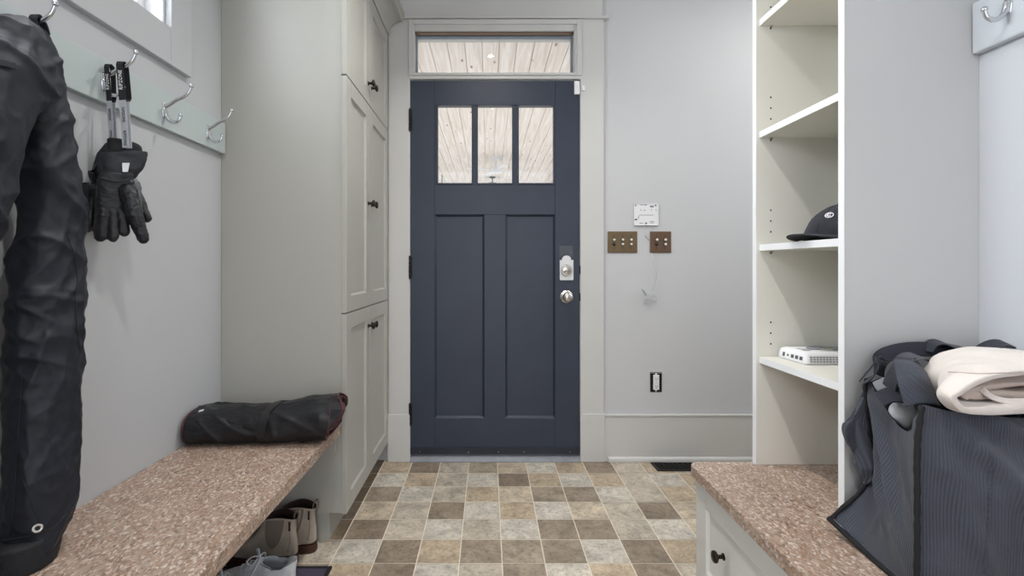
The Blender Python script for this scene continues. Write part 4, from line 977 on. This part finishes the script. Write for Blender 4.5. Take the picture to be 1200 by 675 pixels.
# ------------------------------------------------------------------ pale sweatshirt lying over the bag
hd = root('sweatshirt', (1.0, .96, .80), 'folded oatmeal sweatshirt lying across the top of the black tote bag', 'sweatshirt')
def hood_sheet(prof, y0, y1, dz, name, m, th, fa, ny=9):
    g = []
    for i in range(ny):
        t = i/(ny-1); y = y0 + (y1-y0)*t; sag = -.016*max(0, (.30-t)/.30)**1.6 - .018*max(0, (t-.75)/.25)**2; xl = interp(((.83,.785),(.862,.787),(.91,.838),(.95,.872),(1.03,.874)), y)[0]
        g.append([V((x + (xl-.84)*(1.095-x)/.255 + (.010*(2*t-1)**4 if x < .87 else 0), y + .01*math.sin(x*14), z + (sag if z > .835 else sag*.2) + dz)) for x, z in prof])
    k = MB(); gg = patch(g, 5); k.loft(gg, False, False, closed=False); o = k.build(name, m, hd)
    md = o.modifiers.new('sol', 'SOLIDIFY'); md.thickness = th; md.offset = 0
    bake(o, lambda p, n: p + n*fa*(fbm(p, (12, 12, 16), 2)*.8 + 1.3*(ridge(V((p.x + p.y*.5, p.y, p.z+p.x*.25)), (9, 9, 16), 3)-.3)))
    md = o.modifiers.new('sub', 'SUBSURF'); md.levels = md.render_levels = 1
    return o
PR = [(1.095,.870),(1.05,.880),(1.0,.886),(.95,.884),(.90,.876),(.866,.866),(.846,.851),(.840,.833),(.848,.818),(.87,.810),(.92,.809),(1.0,.812),(1.095,.812)]
o = hood_sheet(PR, .848, 1.02, 0, 'body', M['hood'], .013, .0045)
PI_ = [(1.09,.856),(1.02,.862),(.96,.861),(.91,.856),(.885,.849),(.876,.841),(.884,.833),(.92,.830),(1.0,.831),(1.09,.831)]
hood_sheet(PI_, .868, 1.005, -.001, 'inner_layer', M['hoodin'], .010, .004)
hv = bvh_of(o)
seam([(1112,436), (1130,437), (1150,438), (1175,437), (1198,436)], .0012, M['hoodin'], hd, hv, name='hem_seam')
MB().ribbon(cr([P(1150,455,.868), P(1157,462,.860), P(1167,467,.857), P(1180,470,.858), P(1200,470,.858)], 6), (.1, .4, 1), .010, .004).build('drawstring', M['hood'], hd, bevel=.001)
q = [P(1129,431,.965), P(1139,417,.975), P(1146,421,.97), P(1137,432,.955)]
tag(MB().loft([q, [p + V((0, -.0015, .001)) for p in q]]).build('size_label', M['lblue'], hd), label='pale blue paper-like label at the edge of the sweatshirt')
# ------------------------------------------------------------------ mat, ankle boots and sneakers under the left bench
MZ = .008
mr = root('shoe_mat', (-.78, 1.35, 0), 'dark purple-grey shoe mat with black border on the floor under the left bench', 'mat')
MB().box(-1.012, -.556, .75, 1.711, .0004, MZ).build('mat_pile', M['mat_p'], mr, bevel=.002)
k = MB(); ring_z(k, -1.016, -.544, .738, 1.723, .014, .0002, MZ+.0015); k.build('mat_border', M['mat_b'], mr, bevel=.003)

def foot_ring(xh, lf, wb, wt, z, yc, n=44, off=0):
    """outline of a shoe at height z: heel at xh, toe at xh - lf, ball half width wb, heel half width wt"""
    out = []
    for i in range(n):
        t = 2*PI*i/n; u = (1 - math.cos(t))/2                     # 0 heel, 1 toe
        w = wt + (wb - wt)*max(0, min(1, (u-.12)/.5)); prof = abs(math.sin(t))**.72
        out.append(V((xh - lf*u - off, yc + math.copysign(w*prof, math.sin(t)) + .006*math.sin(PI*u), z)))
    return out
def boot(xh, yc, label, z0):
    r = root('ankle_boot', (xh-.13, yc, z0), label, 'boot', 'pair of taupe ankle boots')
    b = lambda z, lf, wb, wt, dxh=0: foot_ring(xh+dxh, lf, wb, wt, z0+z, yc)
    up = [b(.024,.250,.036,.030), b(.040,.252,.0362,.031,.001), b(.055,.246,.0355,.031,.002), b(.068,.224,.035,.031,.001), b(.080,.190,.0345,.0305,-.001), b(.095,.155,.034,.0305,-.003),
          b(.112,.132,.034,.031,-.005), b(.132,.124,.034,.0312,-.005), b(.152,.122,.0345,.032,-.002), b(.166,.124,.035,.032,.001)]
    # the rim dips at the sides
    up[-1] = [p + V((0, 0, .008*math.cos(2*((p.x-xh+.06)/.06)) - .003)) for p in up[-1]]
    k = MB(); k.loft(up, True, False); o = k.build('upper', M['suede'], r)
    md = o.modifiers.new('sub', 'SUBSURF'); md.levels = md.render_levels = 2
    bake(o, lambda p, n: p + n*(.0016*fbm(p, (30, 30, 30), 2) + .002*(ridge(V((p.x, p.y*.4, p.z+p.x*.4)), (34, 20, 34), 3)-.3)*max(0, min(1, (p.z-z0-.05)/.04))*max(0, 1-(p.z-z0)/.17)))
    inn = [[V((c.x, c.y, 0)) for c in [sum(up[i], V())/len(up[i])]][0] for i in (-1, -3, -5)]
    ins = []
    for idx, f_, dz_ in ((-1, .985, .001), (-1, .93, -.002), (-2, .90, -.01), (-4, .86, -.01), (-6, .7, -.01)):
        c = sum(up[idx], V())/len(up[idx]); ins.append([V((c.x + (p.x-c.x)*f_, c.y + (p.y-c.y)*f_, p.z+dz_)) for p in up[idx]])
    MB().loft(ins, False, True).build('lining', M['bootin'], r, smooth=True)
    # sole with a stacked heel
    so = [foot_ring(xh+.003, .257, .0375, .0325, z0+z, yc) for z in (.009, .011, .024, .0265)]
    MB().loft(so).build('sole', M['sole'], r, smooth='auto')
    MB().loft([foot_ring(xh+.003, .085, .036, .034, z0+.0002, yc), foot_ring(xh+.003, .088, .037, .034, z0+.010, yc)]).build('heel', M['sole'], r, smooth='auto')
    MB().loft([foot_ring(xh-.10, .150, .035, .033, z0+.0002, yc), foot_ring(xh-.10, .153, .036, .034, z0+.0095, yc)]).build('forefoot_tread', M['sole'], r, smooth='auto')
    bb = bvh_of(o)
    # elastic side panels
    for s in (-1, 1):
        g = []
        for i in range(9):
            z = .164 - .102*i/8; hw = .034*(1 - (i/8)**2.2)**.5 if i < 8 else .004; row = []
            for j in range(9):
                x = xh - .068 - .010*(i/8) + hw*(2*j/8-1); q = bb.ray_cast(V((x, yc + s*.2, z0+z)), V((0, -s, 0)))
                if q[0] is None: q = bb.find_nearest(V((x, yc+s*.04, z0+z)))
                row.append(q[0] + V((0, s*.0012, 0)))
            g.append(row)
        k = MB(); k.loft(g, False, False, closed=False); e = k.build('elastic_panel', M['gore'], r, smooth=True)
        ed = [g[i][0] for i in range(9)] + [g[8][j] for j in range(1, 8)] + [g[i][8] for i in range(8, -1, -1)]
        MB().tube([p + V((0, s*.0004, 0)) for p in ed], .0011, 6).build('panel_seam', M['suede'], r, smooth=True)
    # pull tab and heel seam
    tx = xh + .001
    MB().ribbon(cr([(tx+.003, yc-.002, z0+.142), (tx+.0065, yc-.002, z0+.160), (tx+.009, yc-.002, z0+.180), (tx+.002, yc-.002, z0+.187), (tx-.008, yc-.002, z0+.178), (tx-.010, yc-.002, z0+.160)], 6), (0, 1, 0), .016, .002).build('pull_tab', M['gore'], r)
    zr = tx - .006; c = bb.ray_cast(V((xh-.018, yc-.2, z0+.150)), V((0, 1, 0)))[0]
    if c:
        q = MB(); q.tube([c + V((0, -.002, .006)), c + V((0, -.003, -.020))], .0035, 8); q.ball(c + V((0, -.003, -.022)), .0042, n=10); q.build('zip_pull', M['bootin'], r, smooth=True)
        MB().tube([bb.find_nearest(V((xh-.018+.008*math.sin(i*.4), yc-.04, z0+.155-.012*i)))[0] for i in range(10)], .0012, 6).build('zip_seam', M['gore'], r, smooth=True)
    return r
boot(-.680, 1.757, 'taupe suede ankle boot with elastic side panel, nearer of the pair under the left bench', .0002)
boot(-.640, 1.834, 'taupe suede ankle boot half hidden behind its pair, next to the tall cupboard', .0002)

def sneaker(xh, yc, label, z0, tan=False):
    r = root('sneaker', (xh-.14, yc, z0), label, 'sneaker', 'pair of white sneakers')
    b = lambda z, lf, wb, wt, dxh=0: foot_ring(xh+dxh, lf, wb, wt, z0+z, yc)
    MB().loft([b(.0002,.282,.047,.036,.004), b(.004,.286,.049,.038,.006), b(.024,.286,.049,.038,.006), b(.028,.282,.047,.037,.004)]).build('sole', M['rubber'], r, smooth='auto')
    up = [b(.026,.274,.046,.035), b(.042,.268,.045,.035,.001), b(.056,.245,.042,.034,.002), b(.068,.205,.039,.033,.003), b(.080,.160,.036,.032,.004), b(.092,.115,.034,.031,.006)]
    up[-1] = [p + V((0, 0, .012*max(0, 1+(p.x-xh)/.03) + .012*max(0, (xh-.07-p.x)/.05) - .006*(1 if xh-.075 < p.x < xh-.03 else 0))) for p in up[-1]]
    k = MB(); k.loft(up, True, False); o = k.build('upper', M['sneak'], r); md = o.modifiers.new('sub', 'SUBSURF'); md.levels = md.render_levels = 2
    bake(o, lambda p, n: p + n*(.0015*fbm(p, (40, 40, 40), 2) + .0016*(ridge(p, (40, 20, 40), 3)-.3)))
    ins = []
    for idx, f_, dz_ in ((-1, .98, .002), (-1, .84, .001), (-2, .80, -.006), (-4, .78, -.01)):
        c = sum(up[idx], V())/len(up[idx]); ins.append([V((c.x + (p.x-c.x)*f_, c.y + (p.y-c.y)*f_, p.z+dz_)) for p in up[idx]])
    MB().loft(ins, False, True).build('lining', M['insole' if tan else 'sneakg'], r, smooth=True)
    # tongue, eyestay and laces
    tg = sheet([[(xh-.108,yc-.026,z0+.085),(xh-.103,yc,z0+.112),(xh-.108,yc+.026,z0+.085)],[(xh-.135,yc-.025,z0+.080),(xh-.128,yc,z0+.098),(xh-.135,yc+.025,z0+.080)],[(xh-.175,yc-.022,z0+.066),(xh-.175,yc,z0+.076),(xh-.175,yc+.022,z0+.066)]], 'tongue', M['sneak'], r, .005, 4)
    bb = bvh_of(o); tb_ = bvh_of(tg); k = MB()
    for i in range(5):
        x = xh - .122 - .014*i; a = bb.ray_cast(V((x, yc-.024, z0+.2)), V((0,0,-1)))[0] or V((x, yc-.024, z0+.08)); c = bb.ray_cast(V((x, yc+.024, z0+.2)), V((0,0,-1)))[0] or V((x, yc+.024, z0+.08))
        m_ = (a+c)/2; tz = tb_.ray_cast(V((m_.x, yc, z0+.2)), V((0,0,-1)))[0]; m_.z = (tz.z if tz else max(a.z, c.z)) + .0035
        k2 = MB(); k2.ribbon(cr([a + V((0,0,.001)), m_ + V((.004*(-1)**i,0,0)), c + V((0,0,.001))], 6), (1, 0, 0), .007, .0022); k2.build('lace', M['lace'], r, bevel=.0006)
    rnd = random.Random(int(yc*1000))
    c0 = V((xh-.115, yc, z0+.112)); k2 = MB()
    for s in (-1, 1):
        k2.ribbon(cr([c0, c0 + V((-.01, s*.018, .012)), c0 + V((-.022, s*.034, .006)), c0 + V((-.014, s*.030, -.010)), c0 + V((-.002, s*.010, 0))], 7), (1, 0, .3), .007, .002)
        k2.ribbon(cr([c0, c0 + V((.008, s*.014, .006)), c0 + V((.004, s*.036, -.014)), c0 + V((-.008, s*.046, -.034))], 7), (1, 0, .3), .007, .002)
    k2.ball(c0 + V((0,0,.002)), .007, .009, .006, n=10); k2.build('lace_bow', M['lace'], r, smooth=True)
    for s in (-1, 1):
        pts = [bb.find_nearest(V((xh - u_, yc + s*.05, z0 + v_)))[0] + V((0, s*.0006, 0)) for u_, v_ in ((.0, .05), (.05, .05), (.09, .058), (.13, .062), (.19, .045))]
        MB().tube(cr(pts, 5), .0012, 6).build('seam', M['sneakg'], r, smooth=True)
    return r
sneaker(-.621, 1.585, 'white leather sneaker with bowed laces on the dark mat in front of the boots', MZ+.0003)
sneaker(-.685, 1.478, 'white sneaker with tan insole, cut by the bottom of the photo, beside its pair', MZ+.0003, True)

# ------------------------------------------------------------------ cap on the shelf
SZ3 = SZ[1] + .0003
cp = root('baseball_cap', (.94, 1.32, SZ3), 'faded black baseball cap with small round emblem on the white shelf', 'cap')
dirv = V((-math.cos(math.radians(22)), -math.sin(math.radians(22)), 0)); sdv = V((-dirv.y, dirv.x, 0))
cc = V((.955, 1.335, SZ3)); RX, RY, RZ = .098, .082, .098
def crown_pt(az, el, o_=0):            # az 0 = front
    c = math.cos(el)**1.22; h = math.sin(el)
    return cc + dirv*(RX+o_)*c*math.cos(az) + sdv*(RY+o_)*c*math.sin(az) + V((0, 0, .004 + (RZ+o_)*h**.96))
rr_ = [[crown_pt(2*PI*j/48, PI/2*i/14) for j in range(48)] for i in range(14)] + [[crown_pt(2*PI*j/48, PI/2*.985) for j in range(48)]]
k = MB(); k.loft(rr_, False, True); o = k.build('crown', M['denim'], cp)
def crown_fold(p, n):
    f = min(1, (p.z - SZ3)/.03)
    return p + n*(.004*fbm(p, (14, 14, 14), 2) + .003*(ridge(p, (20, 20, 26), 3)-.3))*f
bake(o, crown_fold); md = o.modifiers.new('sol', 'SOLIDIFY'); md.thickness = .002; md.offset = -1
md = o.modifiers.new('sub', 'SUBSURF'); md.levels = md.render_levels = 1
cvb = bvh_of(o)
def near_c(p, l=.0006):
    q, n, i, d = cvb.find_nearest(p); return q + n*l
for j in range(6):
    az = PI/6*0 + j*PI/3
    MB().tube([near_c(crown_pt(az, PI/2*t/12)) for t in range(0, 13)], .0012, 6).build('crown_seam', M['denim'], cp, smooth=True)
MB().ball(crown_pt(0, PI/2*.99) + V((0,0,.002)), .008, .008, .005, n=14).build('top_button', M['denim'], cp, smooth=True)
g = []
for i in range(7):
    t = i/6; row = []
    for j in range(15):
        a = math.radians(-68 + 136*j/14); base = crown_pt(a, .02)
        ext = .088*math.cos(a)**.75*t
        p = base + dirv*ext; p = p - sdv*(p - cc).dot(sdv)*.10*t
        lat = (p - cc).dot(sdv)
        p.z = SZ3 + .008 + .016*t*(1 - (lat/.082)**2) - .008*t*t + .004*(1-t) - .004*(lat/.08)**2
        p.z = max(p.z, SZ3 + .0028); row.append(p)
    g.append(row)
k = MB(); k.loft(g, False, False, closed=False); b_ = k.build('brim', M['denim'], cp, smooth=True)
md = b_.modifiers.new('sol', 'SOLIDIFY'); md.thickness = .0035; md.offset = 0; md = b_.modifiers.new('sub', 'SUBSURF'); md.levels = md.render_levels = 2
for t_ in (2, 4):
    MB().tube([p + V((0,0,.0021)) for p in g[t_]], .0005, 5).build('brim_stitching', M['mark'], cp)
# round emblem with a C-shaped stroke
ec, en, _, _ = cvb.find_nearest(crown_pt(math.radians(14), math.radians(40)))
eu = (V((0,0,1)) - en*en.z).normalized(); er = eu.cross(en).normalized()
def arc(r0, r1, a0, a1, h0, n=24, sx=1.0):
    k = MB(); A = []
    for r_ in (r0, r1):
        A.append([ec + en*h0 + er*r_*sx*math.cos(a0+(a1-a0)*i/n) + eu*r_*math.sin(a0+(a1-a0)*i/n) for i in range(n+1)])
    B = [[p + en*.0012 for p in q] for q in A]
    k.loft([[A[0][i], A[1][i], B[1][i], B[0][i]] for i in range(n+1)]); return k
arc(.0001, .0092, 0, 2*PI, .0008).build('emblem', M['logo_b'], cp)
arc(.0078, .0100, 0, 2*PI, .0012).build('emblem_ring', M['logo_w'], cp)
arc(.0030, .0062, .7, 2*PI-.7, .0019).build('emblem_letter', M['logo_w'], cp)
arc(.0002, .0026, -1.2, 1.2, .0021).build('emblem_inset', M['logo_r'], cp)

# ------------------------------------------------------------------ white router on the lower shelf
SZ4 = SZ[0] + .0003
ru = root('router', (.97, 1.41, SZ4), 'white network box with a slotted grille lying on the lower white shelf', 'router')
# corner points of the bottom outline
pA, pB, pC, pD = V((.872,1.356,0)), V((1.085,1.356,0)), V((1.085,1.474,0)), V((.864,1.474,0))
def rbox(z, ins):
    c = (pA+pB+pC+pD)/4; out = []
    for p, q0, q1 in ((pA, pD, pB), (pB, pA, pC), (pC, pB, pD), (pD, pC, pA)):
        a, b = (q0-p).normalized(), (q1-p).normalized(); r_ = .010; p_ = p + (a+b)*ins
        for t in (1, .55, .25): out.append(p_ + a*r_*t + b*r_*(0 if t == 1 else (.05 if t == .55 else .25)))
        out.append(p_ + b*r_*.55 + a*r_*.05); out.append(p_ + b*r_)
    return [V((p.x, p.y, SZ4+z)) for p in out]
MB().loft([rbox(0, .003), rbox(.003, .0005), rbox(.008, 0), rbox(.024, .002), rbox(.030, .005), rbox(.0335, .011), rbox(.0345, .02)]).build('housing', M['white'], ru, smooth='auto', angle=50)
for ii in range(22):
    x = .886 + ii*.0088
    k = MB()
    for jj in range(3): z = SZ4 + .007 + jj*.006; k.box(x, x+.0058, 1.3553+.0006*jj*.9, 1.362, z, z+.0036)
    k.build('vent_slot', M['grey'], ru)
def face(u, v, lift=.0006):           # a point on the left side of the router
    p = pA.lerp(pD, u); d = (pD-pA).normalized(); n = V((-d.y, d.x, 0)) if V((-d.y, d.x, 0)).x < 0 else V((d.y, -d.x, 0))
    return V((p.x, p.y, SZ4+v)) + n*(lift - .0025*max(0, (v-.008)/.016))
for (u0, u1, v0, v1) in ((.10,.20,.010,.020),(.25,.35,.010,.020),(.40,.50,.010,.020),(.58,.64,.012,.018),(.72,.80,.009,.021)):
    q = [face(u0, v0), face(u1, v0), face(u1, v1), face(u0, v1)]; k = MB(); k.loft([[p + V((.004, 0, 0)) for p in q], q]); k.build('port', M['mark'], ru)
for (x0, x1, y0_, y1_) in ((.888,.905,1.385,1.388),(.888,.915,1.392,1.394),(.888,.90,1.40,1.403),(.888,.912,1.41,1.412),(.888,.90,1.42,1.424)):
    MB().box(x0, x1, y0_, y1_, SZ4+.0335, SZ4+.0350).build('printed_mark', M['mark'], ru)
# adapter lead lying on the router
lead = root('power_lead', (1.0, 1.38, SZ4+.035), 'grey lead with a small silver plug lying on top of the white router', 'cable')
zt = SZ4 + .0378
MB().tube(cr([(1.07,1.44,zt),(1.02,1.40,zt),(.97,1.392,zt),(.925,1.40,zt),(.915,1.415,zt),(.94,1.43,zt),(.99,1.425,zt),(1.04,1.40,zt+.002),(1.0,1.375,zt+.004),(.96,1.38,zt+.003)], 8), .0027, 8).build('cord', M['grey'], lead, smooth=True)
MB().lathe((.962,1.379,zt+.003), (-1,.25,0), [(0,.0035),(.004,.005),(.018,.005),(.019,.0032),(.030,.0032),(.031,.002)], 14).build('plug', M['nickel'], lead, smooth='auto')
WORLD, EXPO = 3.0, 0.0
def LIGHTS():
    # two recessed ceiling lamps (their reflections show in the door glass)
    for x, y, p in ((.02, 1.775, 9.5), (.03, .51, 10), (.03, -.8, 7)):  # the third, behind the camera, is unseen and has no fixture
        area('ceiling_lamp', (x, y, ZC-.008), (x, y, 0), .08, .08, p, (1, .965, .92), 'DISK', 128)
    # soft fill added at the unseen opening behind the camera
    area('rear_fill', (.05, -1.62, 1.35), (.05, 3, 1.35), 1.5, 2.1, 11.5, (.93, .96, 1))
    # daylight from the window of the room to the right, past the shelves
    area('side_room_daylight', (2.29, 2.08, 1.45), (0, 2.08, 1.35), 1.0, 1.7, 13, (.97, .98, 1))
    area('side_room_fill', (1.62, 2.0, ZC-.006), (1.62, 2.0, 0), .3, .3, 7, (1, .965, .93), 'DISK')  # overhead fill added to brighten the back wall beside the shelves
    area('window_daylight', (XL-.16, 1.09, 2.09), (1.2, 1.09, 1.1), .9, .55, 40, (.92, .96, 1))
    # upward fill added low outside to brighten the porch planks, not real lamps
    for y in (4.4, 6.5, 9.0): area('porch_fill', (0, y, .4), (0, y, 3), 5, 1.6, 31, (1, .98, .96))
# ------------------------------------------------------------------ light
wd = bpy.data.worlds.new('sky'); SC.world = wd; wd.use_nodes = True; nt = wd.node_tree
bg = nt.nodes['Background']; sk = nt.nodes.new('ShaderNodeTexSky'); sk.sky_type = 'NISHITA'; sk.sun_disc = False; sk.sun_elevation = math.radians(48); sk.sun_rotation = math.radians(200); sk.dust_density = 3; sk.air_density = 1.0
mx = nt.nodes.new('ShaderNodeMix'); mx.data_type = 'RGBA'; mx.inputs[0].default_value = .75; mx.inputs[7].default_value = (.6, .62, .66, 1)
sc_ = nt.nodes.new('ShaderNodeVectorMath'); sc_.operation = 'SCALE'; sc_.inputs[3].default_value = .12
nt.links.new(sk.outputs[0], sc_.inputs[0]); nt.links.new(sc_.outputs[0], mx.inputs[6]); nt.links.new(mx.outputs[2], bg.inputs[0]); bg.inputs[1].default_value = WORLD
def area(name, loc, target, sx, sy, power, col, shape='RECTANGLE', spread=180):
    d = bpy.data.lights.new(name, 'AREA'); d.shape = shape; d.size = sx; d.size_y = sy; d.energy = power; d.color = col; d.spread = math.radians(spread)
    o = bpy.data.objects.new(name, d); COL.objects.link(o); o.location = loc
    o.rotation_euler = (V(target) - V(loc)).to_track_quat('-Z', 'Y').to_euler(); return o
LIGHTS()
vs = SC.view_settings; SC.display_settings.display_device = 'sRGB'
vs.view_transform = 'Standard'; vs.look = 'None'; vs.exposure = EXPO; vs.gamma = 1; vs.use_curve_mapping = False
